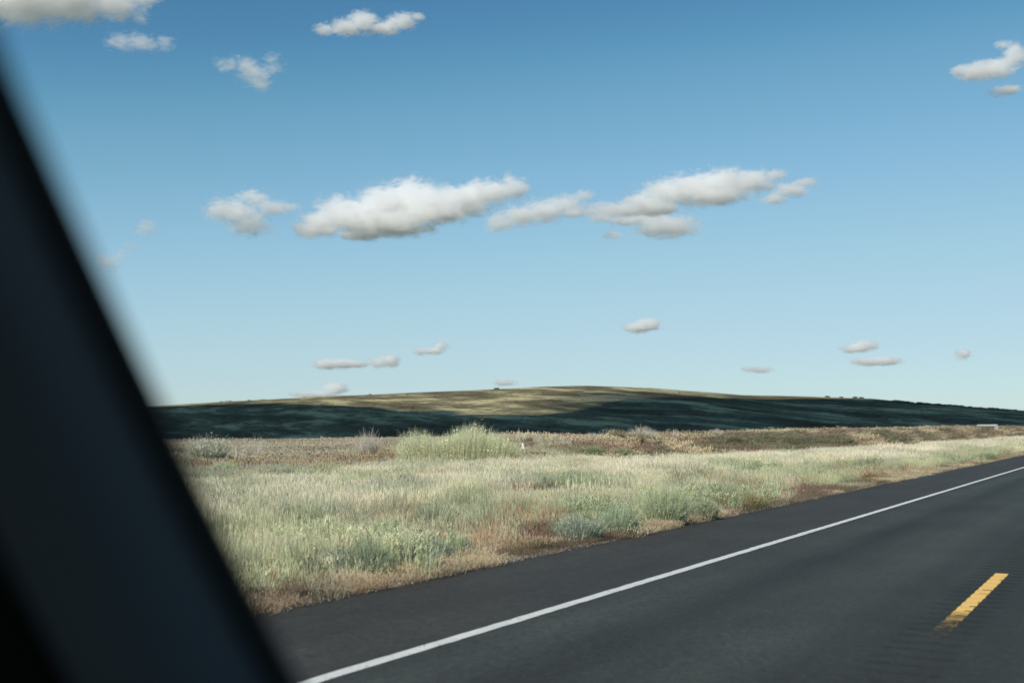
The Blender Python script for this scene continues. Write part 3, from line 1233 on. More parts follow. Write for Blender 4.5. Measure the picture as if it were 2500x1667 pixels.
def bush(label, cx, by, wpx, tpx, c1, c2, seed, name="sagebrush", cat="bush", n=None, **kw):
    x, y, z = ground_at(cx, by)
    w, h = span(y, wpx), max(.12, top_h(y, z, tpx))
    if by > 1100:
        x, y = x + N[0] * w * .38, y + N[1] * w * .38
        z = float(ground_z(x, y))
        w, h = span(y, wpx) * 1.1, max(.14, top_h(y, z, tpx) * 1.22)
    n = n or int(min(6500, 1500 + 3000 * w))
    kw.setdefault('leaf', int(n * .5))
    kw.setdefault('leafsize', .012 + .0005 * y)
    return tuft(name, label, cat, (x, y, z - .02), w, h, n, c1, c2, .006 + .00022 * y, seed, **kw)


SG1, SG2 = (.17, .21, .18), (.60, .65, .50)
bush("sage green bush at the asphalt edge, nearest to the dark pillar", 640, 1338, 120, 1268, SG1, SG2, 1)
bush("sage green bush, second from the pillar in the row along the asphalt", 745, 1332, 135, 1262, SG1, SG2, 2)
bush("dark grey green bush in the middle of the nearest roadside row", 880, 1330, 110, 1252, (.26, .32, .23), (.50, .55, .36), 3)
bush("grey green bush in the nearest row, next to the last one", 985, 1303, 125, 1245, SG1, SG2, 4)
bush("small bush with a dark side that ends the nearest roadside row", 1075, 1283, 75, 1232, (.26, .32, .23), (.54, .60, .40), 5)
bush("narrow sage bush squeezed between the first two of the roadside row", 700, 1330, 80, 1272, SG1, SG2, 71)
bush("pale narrow sage bush just left of the row's dark middle bush", 820, 1330, 85, 1262, SG1, (.66, .70, .52), 72)
bush("pale sage bush between the row's dark middle bush and its neighbour", 940, 1312, 80, 1255, SG1, (.66, .70, .52), 73)
bush("short sage bush just before the end of the nearest roadside row", 1030, 1296, 70, 1246, SG1, SG2, 74)
bush("low spreading sage bush left of the two dark-based roadside bushes", 1370, 1243, 110, 1190, SG1, SG2, 6)
bush("rounded grey green bush with dark base, first beyond the brown gap", 1450, 1230, 85, 1172, (.30, .37, .27), (.58, .64, .42), 7)
bush("tallest sage bush at the asphalt edge, in the middle of the verge", 1565, 1205, 105, 1135, (.32, .38, .26), (.62, .66, .42), 8)
bush("small sage bush right of the tallest one at the asphalt edge", 1640, 1192, 60, 1152, SG1, (.60, .62, .38), 9)
bush("bluish green bush standing alone in the pale grass mid field", 1330, 1132, 120, 1092, (.34, .42, .28), (.58, .64, .42), 10)
bush("wide low bluish bush above the rusty grass patch", 1690, 1092, 150, 1066, (.32, .42, .30), (.54, .62, .44), 11)
bush("small bluish bush in the green strip near the far fence posts", 1945, 1092, 50, 1076, (.26, .36, .27), (.48, .56, .40), 12)
bush("dark green bush touching the asphalt, farthest along the road", 2262, 1055, 55, 1039, (.20, .27, .16), (.40, .46, .28), 13)
bush("low olive brown bush hugging the asphalt below the rusty patch", 1750, 1166, 150, 1136, (.25, .23, .13), (.42, .38, .20), 14, name="olive_bush", lean=.5)
bush("brown low weed clump between the olive bush and the road bend", 2010, 1103, 60, 1086, (.30, .18, .11), (.44, .32, .18), 15, name="brown_weed", lean=.5)
bush("dark dead round bush lying low in the pale grass", 992, 1134, 68, 1112, (.13, .11, .085), (.26, .22, .17), 16, name="dead_bush", cat="bush", lean=.7)
bush("dark green low shrub on the face of the bank, left one", 1345, 1052, 110, 1026, (.17, .22, .12), (.34, .38, .20), 17, name="bank_shrub", lean=.5)
bush("olive green shrub on the bank, right beside the dark one", 1435, 1050, 60, 1030, (.24, .28, .15), (.40, .42, .24), 18, name="bank_shrub", lean=.5)
bush("grey green shrub low on the far bank, right part", 1935, 1014, 60, 1003, (.20, .25, .16), (.36, .40, .26), 19, name="bank_shrub", lean=.5)
bush("grey green shrub topped by pale plumes, beside the dark pillar", 478, 1060, 84, 1010, (.40, .43, .34), (.68, .68, .54), 20, name="plumed_shrub", plume=900, lean=.5)
bush("pale green grass tussock below the plumed shrub", 515, 1092, 62, 1056, (.46, .52, .32), (.72, .74, .50), 21, name="grass_tussock", cat="grass tussock", leaf=0)

r_t = np.random.default_rng(404)
G4 = "grey green tussocks scattered in the pale field"
spots = 0
while spots < 34:
    tx, ty = 520 + 1500 * r_t.random(), 1075 + 170 * r_t.random()
    gx0, gy0, gz0 = ground_at(tx, ty)
    s0_, d0_ = sd(gx0, gy0)
    if d0_ < 9.3 or d0_ > 22:
        continue
    spots += 1
    w0 = .45 + .6 * r_t.random()
    h0 = .38 + .22 * r_t.random()
    dk_ = r_t.random()
    c1_ = (.24 + .1 * dk_, .27 + .1 * dk_, .18 + .07 * dk_)
    c2_ = (.50 + .2 * dk_, .52 + .2 * dk_, .36 + .14 * dk_)
    n0 = int(700 + 500 * w0)
    tuft("tussock", "grey green tussock among those scattered through the pale field", "tussock", (gx0, gy0, gz0 - .02), w0, h0, n0, c1_, c2_, .006 + .0003 * gy0, 500 + spots, lean=.45, group=G4)
G5 = "scrub bushes growing on the bank"
for q_ in range(22):
    bx_ = 1250 + 1050 * ((q_ + .6 * r_t.random()) / 22)
    gx0, gy0, gz0 = on_ray(bx_, 0)if False else on_ray(bx_, 23.0 + 3.5 * r_t.random() + (2.5 if bx_ < 1500 else 0))
    w0 = 1.0 + 1.4 * r_t.random()
    dk_ = r_t.random()
    tuft("bank_scrub", "low brown or olive scrub bush among those growing on the bank", "bush", (gx0, gy0, gz0 - .05), w0, .45 + .35 * r_t.random(), 420, (.16 + .1 * dk_, .15 + .06 * dk_, .10 + .03 * dk_), (.34 + .16 * dk_, .31 + .10 * dk_, .20 + .08 * dk_),
         .012 + .0004 * gy0, 600 + q_, lean=.6, leaf=300, leafsize=.06, group=G5)

# the tall reeds
x, y, z = ground_at(1052, 1074)
w_ = span(y, 375)
hr = top_h(y, z, 988)
tuft("reed_bed", "tall yellow green reed clump rising above the field, in front of the shaded hill", "reeds", (x, y, z - .05), w_, hr, 11000, (.56, .58, .38), (.84, .84, .62), .012, 31,
     lean=.16, leaf=5200, leafsize=.06, depth=.34,
     top=[(0, .62), (.06, .80), (.17, .88), (.27, .84), (.34, .72), (.42, .82), (.52, 1.0), (.62, 1.02), (.7, .94), (.8, .86), (.9, .76), (.97, .66), (1, .5)])


def dry_shrub(label, cx, dd, wpx, tpx, seed, n=90, col=(.66, .61, .52), name="dry_shrub", cat="dry shrub", width=.022):
    r = np.random.default_rng(seed)
    x, y, z = on_ray(cx, dd + (3.0 if cx > 1340 else 0))
    w, h = span(y, wpx), max(.4, top_h(y, z, tpx))
    root = empty(name, (x, y, z - .03))
    a = r.random(n) * 2 * math.pi
    rad = w / 2 * np.sqrt(r.random(n))
    hh = h * (1 - .45 * (rad / (w / 2)) ** 2) * (.6 + .4 * r.random(n))
    P0 = np.stack([rad * np.cos(a) * .25, rad * np.sin(a) * .25, np.zeros(n)], 1)
    P2 = np.stack([rad * np.cos(a), rad * np.sin(a), hh], 1)
    P1 = P0 * .5 + P2 * .5 + np.stack([np.zeros(n), np.zeros(n), hh * .12], 1)
    T = np.array([col]) * (.7 + .5 * r.random((n, 1)))
    stem = ribbons(P0, P1, P2, width * (.7 + .8 * r.random(n)), T, r)
    coloured("stem", *stem, root)
    m_ = n * 9
    if n < 15:
        return tag(root, label, cat)
    i = r.integers(0, n, m_)
    t_ = .35 + .65 * r.random(m_)[:, None]
    S0 = P0[i] * (1 - t_) ** 2 + 2 * P1[i] * t_ * (1 - t_) + P2[i] * t_ ** 2
    dv = r.normal(size=(m_, 3)) * .10 * h
    dv[:, 2] = np.abs(dv[:, 2]) * 1.3 + .02
    T = np.array([col]) * (.8 + .5 * r.random((m_, 1)))
    tw = ribbons(S0, S0 + dv * .5 + r.normal(size=(m_, 3)) * .01, S0 + dv, width * .45 * np.ones(m_), T, r)
    coloured("twig", *tw, root)
    return tag(root, label, cat)


dry_shrub("large leafless grey shrub left of the reed clump", 845, 36, 78, 984, 41, 150)
dry_shrub("largest leafless shrub on the bank, right of the reeds", 1476, 25.6, 84, 976, 42, 210)
dry_shrub("sparse grey stalks against the shaded hill at far left", 583, 44, 84, 989, 43, 60)
dry_shrub("pair of thin pale stalks at the left, near the pillar", 545, 40, 22, 994, 44, 12)
dry_shrub("thin grey shrub just right of the white post", 1236, 30, 30, 986, 45, 46)
dry_shrub("low pale shrub between the white post and the largest bank shrub", 1300, 28, 30, 997, 46, 50)
dry_shrub("small grey shrub touching the left of the largest bank shrub", 1358, 26, 46, 988, 47, 80)
dry_shrub("narrow twiggy shrub just right of the largest bank shrub", 1552, 24.6, 22, 982, 48, 40)
dry_shrub("grey shrub with one tall shoot at the middle of the bank", 1646, 24.6, 42, 982, 49, 90)
dry_shrub("wide low shrub on the bank, right of the one with a shoot", 1722, 24.6, 46, 986, 50, 90)
dry_shrub("rounded grey shrub on the bank left of the yellow marker", 1812, 25, 40, 980, 51, 100)
dry_shrub("twiggy shrub on the bank under the yellow marker", 1872, 25, 44, 982, 52, 110)
dry_shrub("thin solitary stalk rising from the far bank", 2012, 25.5, 7, 968, 53, 7)
dry_shrub("slender stalks near the white rail", 2230, 26, 30, 974, 54, 9)


def plume_tuft(label, cx, dd, wpx, tpx, seed):
    x, y, z = on_ray(cx, dd + 2.5)
    return tuft("plume_grass", label, "grass tuft", (x, y, z - .03), span(y, wpx), max(.5, top_h(y, z, tpx)), 420, (.62, .58, .44), (.80, .76, .60), .02, seed, lean=.22, leaf=200, leafsize=.05)


plume_tuft("pale plume grass left of the white post's top", 1194, 29, 20, 988, 61)
plume_tuft("pale plume grass right behind the white post", 1212, 29, 14, 990, 62)
plume_tuft("small pale plume grass halfway from post to largest bank shrub", 1272, 28, 16, 995, 63)
plume_tuft("narrow pale tuft on the bank, first right of the yellow marker", 1940, 25, 13, 988, 64)
plume_tuft("round pale tuft on the far bank, larger left one", 2073, 25.5, 22, 980, 65)
plume_tuft("round pale tuft on the far bank, just before the rail", 2128, 25.5, 24, 978, 66)
plume_tuft("thin pale tuft on the far bank, nearest to the rail", 2200, 25.5, 10, 980, 67)
plume_tuft("broad pale tuft on the bank beyond the white rail", 2322, 26, 34, 976, 68)

# ---- posts, rail, marker
M_WPOST = mat_plain("white_plastic", (.78, .77, .72), .5, .4, 60)
M_RUST = mat_plain("rusty_steel", (.13, .07, .045), .8, .3, 60)
M_GREYW = mat_plain("weathered_wood", (.24, .22, .20), .9, .2, 60)
M_WRAIL = mat_plain("white_paint_on_rail", (.52, .52, .50), .6, .3, 40)
M_SIGN = mat_plain("yellow_sign", (.80, .50, .08), .5, .4, 40)
M_TYRE = mat_plain("torn_rubber", (.013, .010, .012), .7, .3, 60, .5)


def box_bm(bm_, c, sx, sy, sz, rot=None, bev=0):
    r_ = bmesh.ops.create_cube(bm_, size=1.0)
    bmesh.ops.scale(bm_, vec=(sx, sy, sz), verts=r_['verts'])
    if bev:
        ed_ = list({e for v in r_['verts'] for e in v.link_edges})
        nb = bmesh.ops.bevel(bm_, geom=ed_, offset=bev, segments=2, affect='EDGES')
        vs = [v for v in nb['verts']]
        allv = set(vs)
        for v in vs:
            for e in v.link_edges:
                allv.add(e.other_vert(v))
        vs = list(allv)
    else:
        vs = r_['verts']
    if rot is not None:
        bmesh.ops.rotate(bm_, cent=(0, 0, 0), matrix=rot, verts=vs)
    bmesh.ops.translate(bm_, vec=c, verts=vs)
    return vs


def bm_obj(name, bm_, mat, parent=None):
    me_ = bpy.data.meshes.new(name)
    bm_.to_mesh(me_)
    bm_.free()
    me_.materials.append(mat)
    return link(bpy.data.objects.new(name, me_), parent)


x, y, z = ground_at(1206, 1044)
hp = 1.0
root = empty("marker_post", (x, y, z))
root.rotation_euler = (0, -R(13), 0)
bm = bmesh.new()
box_bm(bm, (0, 0, hp / 2 - .1), .10, .025, hp + .2, bev=.008)
bm_obj("post", bm, M_WPOST, root)
bm = bmesh.new()
box_bm(bm, (0, -.016, hp - .12), .075, .006, .12, bev=.002)
bm_obj("reflector", bm, mat_plain("reflector", (.85, .85, .80), .3, .5), root)
root.scale = (.9, .9, max(.6, top_h(y, z, 1016)))
tag(root, "white marker post leaning to the left at the start of the bank", "marker post")

FP = [(2014, 1035, 1024, "rusty fence post nearest to the camera, in front of the bank"), (2093, 1031, 1020, "second nearest rusty fence post, beside a dry stalk"),
      (2145, 1020, 1011, "rusty fence post with pale grass before it, third in the line"), (2282, 1022, 1013, "thin dark fence post, left of the last three at the right"),
      (2303, 1021, 1012, "slightly tilted fence post, middle of the last three"), (2336, 1020, 1011, "last fence post, closest to the right edge")]
proto = None
for i, (fx, fb, ft, lab) in enumerate(FP):
    x, y, z = ground_at(fx, fb)
    hgt = max(.7, top_h(y, z, ft))
    if proto is None:
        proto = empty("fence_post", (0, 0, 0))
        bm = bmesh.new()
        box_bm(bm, (0, 0, .4), .05, .012, 1.2, bev=.003)
        box_bm(bm, (0, .022, .4), .012, .032, 1.18)
        bm_obj("post", bm, M_RUST, proto)
        bm = bmesh.new()
        box_bm(bm, (0, -.010, .95), .055, .008, .10)
        bm_obj("post_tip", bm, M_WRAIL if i == 9 else M_RUST, proto)
        o = proto
    else:
        o = proto.copy()
        scene.collection.objects.link(o)
        for ch in proto.children:
            c_ = ch.copy()
            scene.collection.objects.link(c_)
            c_.parent = o
    o.location = (x, y, z)
    o.scale = (1.3, 1.3, hgt)
    o.rotation_euler = (R(2 * math.sin(i * 3)), R(3 * math.cos(i * 5)) + (R(9) if i == 4 else 0), i)
    tag(o, lab, "fence post", "rusty fence posts at the back of the pale grass")

# small grey stake in the rusty patch
x, y, z = ground_at(1713, 1106)
bm = bmesh.new()
box_bm(bm, (0, 0, .12), .05, .04, .40, Matrix.Rotation(R(-10), 3, 'Y'), bev=.006)
o = bm_obj("wooden_stake", bm, M_GREYW)
o.location = (x, y, z)
tag(o, "short grey stake poking out of the rusty grass patch", "stake")

# white rail on the far bank
xl, yl, zl = on_ray(2245, 26.2)
xr_, yr_, zr_ = on_ray(2289, 26.2)
L_ = span(yl, 46)
zt = H + (427 - 985 * .4354) / F * yl
root = empty("guard_rail", (xl, yl, zl))
base_z = zl
root.location = (xl, yl, zl)
hh_ = max(.62, zt - zl)
bm = bmesh.new()
for k in range(1):
    prof_ = [(.0, -.14), (-.05, -.11), (-.05, -.05), (.0, 0), (-.05, .05), (-.05, .11), (.0, .14), (.02, .14), (.02, -.14)]
    va = [bm.verts.new((0, p[0], hh_ - .16 + p[1])) for p in prof_]
    vb = [bm.verts.new((L_, p[0], hh_ - .14 + p[1])) for p in prof_]
    for i in range(len(prof_)):
        bm.faces.new((va[i], va[(i + 1) % len(prof_)], vb[(i + 1) % len(prof_)], vb[i]))
    bm.faces.new(va)
    bm.faces.new(list(reversed(vb)))
bm_obj("rail", bm, M_WRAIL, root)
for fx in (.03, .30, .55, .88, .985):
    bm = bmesh.new()
    box_bm(bm, (L_ * fx, .12, hh_ / 2 - .2), .16, .16, hh_ + .35, bev=.01)
    bm_obj("post", bm, M_WRAIL, root)
tag(root, "short white guard rail on posts, on the bank at far right", "guard rail")

# tiny yellow marker above a shrub
x, y, z = on_ray(1873, 27)
zt = H + (427 - 985 * .4354) / F * y
root = empty("road_marker", (x, y, z))
bm = bmesh.new()
box_bm(bm, (0, 0, (zt - z) / 2), .05, .03, zt - z)
bm_obj("post", bm, M_RUST, root)
bm = bmesh.new()
box_bm(bm, (0, -.03, zt - z - .18), .34, .012, .34, Matrix.Rotation(R(45), 3, 'Y'))
bm_obj("plate", bm, M_SIGN, root)
tag(root, "tiny yellow diamond marker showing above a shrub on the bank", "road marker")

# torn tyre piece on the asphalt's edge
x, y, z = ground_at(719, 1377)
bm = bmesh.new()
nn_, kk_ = 14, 6
ring = []
rr = random.Random(5)
for i in range(nn_):
    a = -1.1 + 2.2 * i / (nn_ - 1)
    row = []
    for j in range(kk_):
        b = 2 * math.pi * j / kk_
        tw = .25 + .5 * i / nn_
        wd, th = (.075 if 1 < i < nn_ - 2 else .045) + rr.random() * .02, .022 + rr.random() * .01
        ox, oz = wd * math.cos(b), th * math.sin(b)
        row.append(bm.verts.new((.17 * math.sin(a) * 1.1, .10 * math.cos(a) + ox * math.cos(tw), .035 + .055 * math.cos(a) + oz + ox * math.sin(tw) * .5)))
    ring.append(row)
for i in range(nn_ - 1):
    for j in range(kk_):
        bm.faces.new((ring[i][j], ring[i][(j + 1) % kk_], ring[i + 1][(j + 1) % kk_], ring[i + 1][j]))
bm.faces.new(ring[0])
bm.faces.new(list(reversed(ring[-1])))
o = bm_obj("tyre_scrap", bm, M_TYRE)
o.location = (x, y, z - .01)
o.scale = (.8, .8, .9)
o.rotation_euler = (0, 0, .35)
tag(o, "black lump of torn rubber lying where asphalt meets grass", "tyre scrap")

# ---- gravel along the asphalt's edge
def pebble(i):
    bm_ = bmesh.new()
    bmesh.ops.create_icosphere(bm_, subdivisions=2, radius=.5)
    for v in bm_.verts:
        v.co *= 1 + .5 * mnoise.noise(v.co * 1.7 + Vector((i * 7, 0, 0)))
        v.co.z *= .6
    me_ = bpy.data.meshes.new("pebble")
    bm_.to_mesh(me_)
    bm_.free()
    me_.materials.append(M_PLANT_STONE)
    return bpy.data.objects.new("pebble", me_)


M_PLANT_STONE = mat_plant("stone", trans=0.0)
C_PEB = collection_of("pebbles", [pebble(i) for i in range(4)])
r = np.random.default_rng(77)
n = 16000
s = 5 + 75 * r.random(n) ** 1.3
d = D_EDGE + .02 + np.abs(r.normal(size=n)) * .20 - .10 * (r.random(n) < .25)
x, y = xy(s, d)
sz = .010 + .022 * r.random(n) ** 3
z = np.where(d < D_EDGE - .02, -.0035 * (D_EDGE - D_YEL) + .002, ground_z(x, y)) + sz * .15
tt = np.where((r.random(n) < .2)[:, None], np.array([[.30, .28, .25]]), np.array([[.17, .15, .13]])) * (.6 + .7 * r.random((n, 1)))
scatter("gravel", np.stack([x, y, z], 1), r.random((n, 3)) * 6, np.stack([sz, sz, sz], 1), tt, r.integers(0, 4, n), C_PEB, "loose small stones along the asphalt edge", "gravel")

# ---- shrubs on the hill's skyline and slope
def hill_tree(seed, label, cat="tree", group=None):
    r_ = np.random.default_rng(seed)
    root_ = empty("hill_tree", (0, 0, 0))
    n_l = 420
    dirs = r_.normal(size=(n_l, 3))
    dirs /= np.linalg.norm(dirs, axis=1)[:, None]
    rad_ = r_.random(n_l) ** .4
    lob = 1 + .35 * np.sin(dirs[:, 0] * 4 + seed) * np.cos(dirs[:, 1] * 3 + seed * 2)
    C = dirs * (rad_ * lob)[:, None] * np.array([[2.3, 2.0, .95]]) + np.array([[0, 0, .75]])
    T = np.array([[.055, .070, .040]]) * (.6 + .8 * r_.random((n_l, 1)))
    coloured("crown", *leaf_quads(C, .42, T, r_), root_)
    m_ = 7
    P0 = r_.normal(size=(m_, 3)) * np.array([[.08, .08, 0]])
    P2 = P0 + r_.normal(size=(m_, 3)) * np.array([[.7, .7, .2]]) + np.array([[0, 0, 1.7]])
    coloured("trunk", *ribbons(P0 - np.array([[0, 0, .6]]), (P0 + P2) / 2, P2, np.full(m_, .22), np.tile([[.09, .07, .05]], (m_, 1)), r_), root_)
    return tag(root_, label, cat, group)


def copy_tree(o_):
    c_ = o_.copy()
    scene.collection.objects.link(c_)
    for ch in o_.children:
        q_ = ch.copy()
        scene.collection.objects.link(q_)
        q_.parent = c_
    return c_


protos = [hill_tree(i + 1, "") for i in range(3)]
used = set()
def put_tree(px_, label, size, group=None, row=None):
    k_ = int(px_) % 3
    o_ = protos[k_] if k_ not in used else copy_tree(protos[k_])
    used.add(k_)
    if row is None:
        X_ = np.interp(0, [0], [0])
        xx = (px_ * .4354 - 512) / F * RY
        yy = RY - 4
        zz = float(hill_z(np.array(xx), np.array(yy)))
    else:
        p_ = hill_at(px_ * .4354, row * .4354)
        xx, yy, zz = p_
    o_.location = (xx, yy, zz - .5)
    o_.scale = (size * 1.05, size * 1.05, size * .8)
    o_.rotation_euler = (0, 0, px_)
    o_["label"] = label
    o_["category"] = "tree"
    if group:
        o_["group"] = group
    return o_


put_tree(1141, "largest dark tree on the sunlit ridge, left of the top", 2.2)
put_tree(1898, "round dark tree alone on the shaded ridge", 2.0)
put_tree(1962, "widest dark tree on the shaded ridge, second from its crest", 2.3)
put_tree(851, "small lone tree on the left half of the sunlit ridge", 1.3)
G1 = "small trees on the far left of the ridge"
for p_ in (511, 523, 531, 574, 600, 608, 700):
    put_tree(p_, "small dark tree among those dotted along the ridge's far left end", 1.0 + .5 * ((p_ * 7) % 5) / 5, G1)
G2 = "trees lining the shaded right end of the ridge"
rt = random.Random(3)
pxs = [1975, 1930]
q = 2050
while q < 2350:
    pxs.append(q)
    q += 2.5 + rt.random() * 6
for p_ in pxs:
    put_tree(p_, "dark tree in the line along the ridge's shaded right end", 1.0 + rt.random() * 1.0 + .4 * (2100 < p_ < 2180), G2)
G3 = "bushes scattered on the sunlit slope"
for p_, q_ in ((1108, 900), (1130, 899), (1185, 922), (712, 931), (740, 928), (640, 929), (948, 936), (1000, 912), (1420, 903), (1560, 901), (935, 906), (1248, 899)):
    put_tree(p_, "dark bush among those dotted over the sunlit slope below the ridge", .8 + .5 * rt.random(), G3, q_)

# ------------------------------------------------------------------ clouds in the sky
def cloud(label, blobs, dens=.09, gain=2.6, amp=1.0, nsc=.035, base_y=None, group=None, grow=1.42, far=1.0):
    cx = sum(b[0] for b in blobs) / len(blobs)
    cy = sum(b[1] for b in blobs) / len(blobs)
    low = max(b[1] + b[3] for b in blobs)
    r = ray(cx * .4354, low * .4354)
    dist = min(1400 / max(r[2] / r[1], .03), 32000) * far
    c0 = at_y(cx * .4354, cy * .4354, dist)
    px = dist / F * .4354                           # metres per unit here
    loc = []
    rr = random.Random(int(cx * 7 + cy))
    for (x, y, rx_, ry_) in blobs:
        p = at_y(x * .4354, y * .4354, dist) - c0
        loc.append((p.x / px, (rr.random() - .5) * rx_ * .5, p.z / px, rx_ * grow, rx_ * grow * .9, ry_ * grow))
    bm = bmesh.new()
    for (x, y, z, a, b, c) in loc:
        ret = bmesh.ops.create_icosphere(bm, subdivisions=3, radius=1.0)
        bmesh.ops.scale(bm, vec=(a * 1.02, b * 1.02, c * 1.02), verts=ret['verts'])
        bmesh.ops.translate(bm, vec=(x, y, z), verts=ret['verts'])
    me = bpy.data.meshes.new("cloud")
    bm.to_mesh(me)
    bm.free()
    tmp = link(bpy.data.objects.new("cloud_hull", me))
    md = tmp.modifiers.new("union", 'REMESH')
    md.mode = 'VOXEL'
    md.voxel_size = max(1.2, min(b[3] for b in blobs) * .16)
    dg = bpy.context.evaluated_depsgraph_get()
    me2 = bpy.data.meshes.new_from_object(tmp.evaluated_get(dg))
    bpy.data.objects.remove(tmp)
    me2.name = "cloud"
    o = link(bpy.data.objects.new("cloud", me2))
    o.location = c0
    o.scale = (px, px, px)
    m = NT("cloud_vapour")
    tc = m.n("TexCoord").outputs['Object']
    f = None
    for (x, y, z, a, b, c) in loc:
        q = m.vmath('MULTIPLY', m.vmath('SUBTRACT', tc, (x, y, z)), (1 / a, 1 / b, 1 / c))
        g = m.math('SUBTRACT', 1.0, m.vmath('LENGTH', q))
        f = g if f is None else m.math('SMOOTH_MAX', f, g, .12)
    mp = m.n("Mapping")
    m.l(tc, mp.inputs[0])
    mp.inputs['Rotation'].default_value = (0, R(24), 0)
    mp.inputs['Scale'].default_value = (.62, .8, 1.15)
    mp.inputs['Location'].default_value = (rr.random() * 900, rr.random() * 900, rr.random() * 900)
    nz = m.math('MULTIPLY_ADD', m.noise(mp.outputs[0], nsc * 2.8, 6, .66, .6), .50, m.math('MULTIPLY', m.noise(mp.outputs[0], nsc, 4, .6, .6), .50))
    nz2 = m.math('MULTIPLY', m.math('SUBTRACT', nz, .30, clamp=True), amp * 2.9)
    f = m.math('SUBTRACT', f, nz2)
    dn = m.math('MULTIPLY', m.math('MULTIPLY', m.math('ADD', f, .10), gain, clamp=True), dens / px)
    v = m.n("VolumeScatter")
    v.inputs['Color'].default_value = (.958, .980, .999, 1)
    v.inputs['Anisotropy'].default_value = .1
    m.l(dn, v.inputs['Density'])
    m.l(v.outputs[0], m.out.inputs['Volume'])
    me2.materials.clear()
    me2.materials.append(m.m)
    tag(o, label, "cloud", group)
    return o


THIN = dict(dens=.05, gain=1.6, amp=1.05, nsc=.045, grow=2.0)
LOWC = dict(dens=.21, gain=2.0, amp=.9, nsc=.10, grow=1.85)
cloud("largest white cumulus cloud, humped top and grey flat underside, above the hill", [(715, 528, 45, 22), (740, 512, 65, 32), (790, 490, 75, 44), (840, 500, 90, 46), (890, 470, 80, 50), (950, 452, 80, 46), (1000, 468, 90, 40), (1060, 458, 85, 38), (1120, 438, 72, 32), (1175, 432, 48, 28), (900, 512, 110, 32), (1000, 490, 90, 26), (1168, 406, 16, 18), (830, 535, 60, 16)], amp=.85, nsc=.042, grow=1.5)
cloud("slanted cloud between the largest cumulus and the long right one", [(1150, 510, 40, 24), (1200, 497, 55, 26), (1250, 485, 55, 28), (1300, 468, 50, 24), (1340, 447, 28, 13), (1320, 490, 40, 12)], dens=.075, gain=2.0, nsc=.05, amp=.9, grow=1.65)
cloud("long white cloud with ragged crest, right of the largest cumulus", [(1440, 480, 50, 16), (1480, 465, 60, 20), (1530, 445, 65, 34), (1590, 430, 75, 38), (1660, 422, 75, 34), (1730, 414, 60, 28), (1785, 400, 30, 13), (1640, 452, 80, 22), (1500, 478, 70, 16)], amp=.9, nsc=.05, grow=1.58)
cloud("faint grey shreds hanging below the long white cloud", [(1530, 522, 75, 24), (1490, 500, 60, 18), (1405, 538, 24, 12), (1440, 505, 45, 12), (1400, 480, 60, 16), (1380, 500, 34, 12)], dens=.085, gain=1.9, nsc=.055, amp=.95, grow=1.8)
cloud("small ragged tail cloud at right end of the long white cloud", [(1780, 455, 32, 13), (1815, 437, 38, 18), (1852, 418, 28, 10)], dens=.09, gain=2.0, nsc=.07, amp=.85, grow=1.7)
cloud("wispy torn cloud just left of the largest cumulus", [(505, 480, 38, 28), (545, 488, 60, 26), (570, 512, 50, 28), (585, 455, 38, 20), (630, 478, 42, 17), (665, 473, 26, 11)], dens=.08, gain=1.8, nsc=.055, amp=1.0, grow=1.85)
cloud("broad grey cloud cut off by the top left corner", [(40, 5, 130, 55), (170, 5, 115, 48), (270, 12, 70, 40), (330, -5, 50, 25), (322, 40, 24, 14), (90, -60, 200, 60)], dens=.06, gain=2.0, amp=.9, grow=1.55)
cloud("small oblong cloud below the corner cloud at upper left", [(280, 98, 34, 20), (325, 98, 42, 18), (378, 98, 26, 18)], far=1.7, **THIN)
cloud("torn wispy cloud high in the sky, shaped like a hook", [(525, 145, 30, 20), (560, 145, 30, 20), (585, 168, 40, 28), (628, 150, 26, 22), (597, 195, 24, 14)], **THIN)
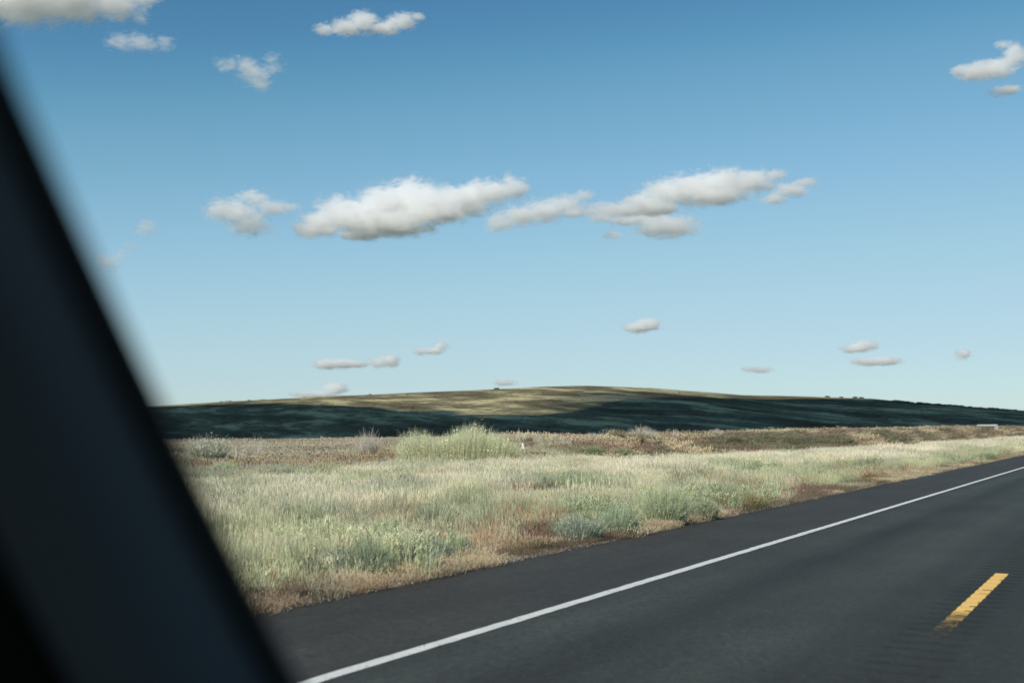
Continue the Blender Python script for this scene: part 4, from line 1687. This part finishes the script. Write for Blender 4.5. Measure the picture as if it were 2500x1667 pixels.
cloud("wavy white cloud near the top edge of the sky", [(745, 68, 28, 12), (795, 66, 45, 16), (835, 52, 36, 26), (885, 62, 42, 16), (925, 46, 36, 18), (962, 40, 20, 8)], dens=.10, gain=2.2, nsc=.055, amp=.85, grow=1.65)
cloud("cloud with loose shreds at the right edge, high up", [(2210, 160, 30, 14), (2245, 165, 52, 22), (2285, 160, 45, 22), (2328, 130, 30, 30), (2305, 102, 22, 11), (2312, 205, 40, 10)], dens=.09, gain=2.2, nsc=.055, amp=.85, grow=1.65)
cloud("small round wisp far left of the largest cumulus", [(336, 522, 24, 20), (318, 532, 16, 10)], **THIN)
cloud("curved wisp beside the dark pillar", [(250, 600, 32, 17), (280, 580, 22, 11), (302, 563, 22, 8), (262, 615, 11, 14)], **THIN)
cloud("small cloud alone over the hill's highest point", [(1455, 752, 24, 11), (1488, 745, 28, 14), (1470, 750, 30, 12)], **LOWC)
cloud("small low cloud, upper one of the pair above the right slope", [(1960, 800, 28, 9), (1990, 791, 24, 11), (1975, 797, 28, 10)], **LOWC)
cloud("flat low cloud, lower one of the pair above the right slope", [(1990, 829, 32, 9), (2035, 828, 34, 9), (2012, 829, 34, 8)], **LOWC)
cloud("tiny low cloud near the right edge", [(2212, 812, 17, 12)], **LOWC)
cloud("flat low cloud, longest of the row above the left slope", [(750, 836, 32, 10), (780, 834, 38, 10), (812, 835, 34, 8)], **LOWC)
cloud("small low puff, middle one of the row above the left slope", [(870, 832, 22, 10), (893, 827, 24, 14)], **LOWC)
cloud("small notched cloud, rightmost and highest of the row above the left slope", [(965, 806, 18, 8), (992, 805, 26, 8), (1012, 793, 15, 13)], **LOWC)
cloud("bright puff standing on the left part of the ridge line", [(770, 890, 26, 15), (722, 905, 48, 7)], **LOWC)
cloud("very faint low cloud just above the middle of the ridge", [(1158, 878, 28, 8)], dens=.14, gain=2.0, amp=.8, nsc=.08, grow=1.6)
cloud("very faint streak of cloud right of the hill's top", [(1742, 848, 36, 8)], dens=.10, gain=2.0, amp=.8, nsc=.08, grow=1.6)
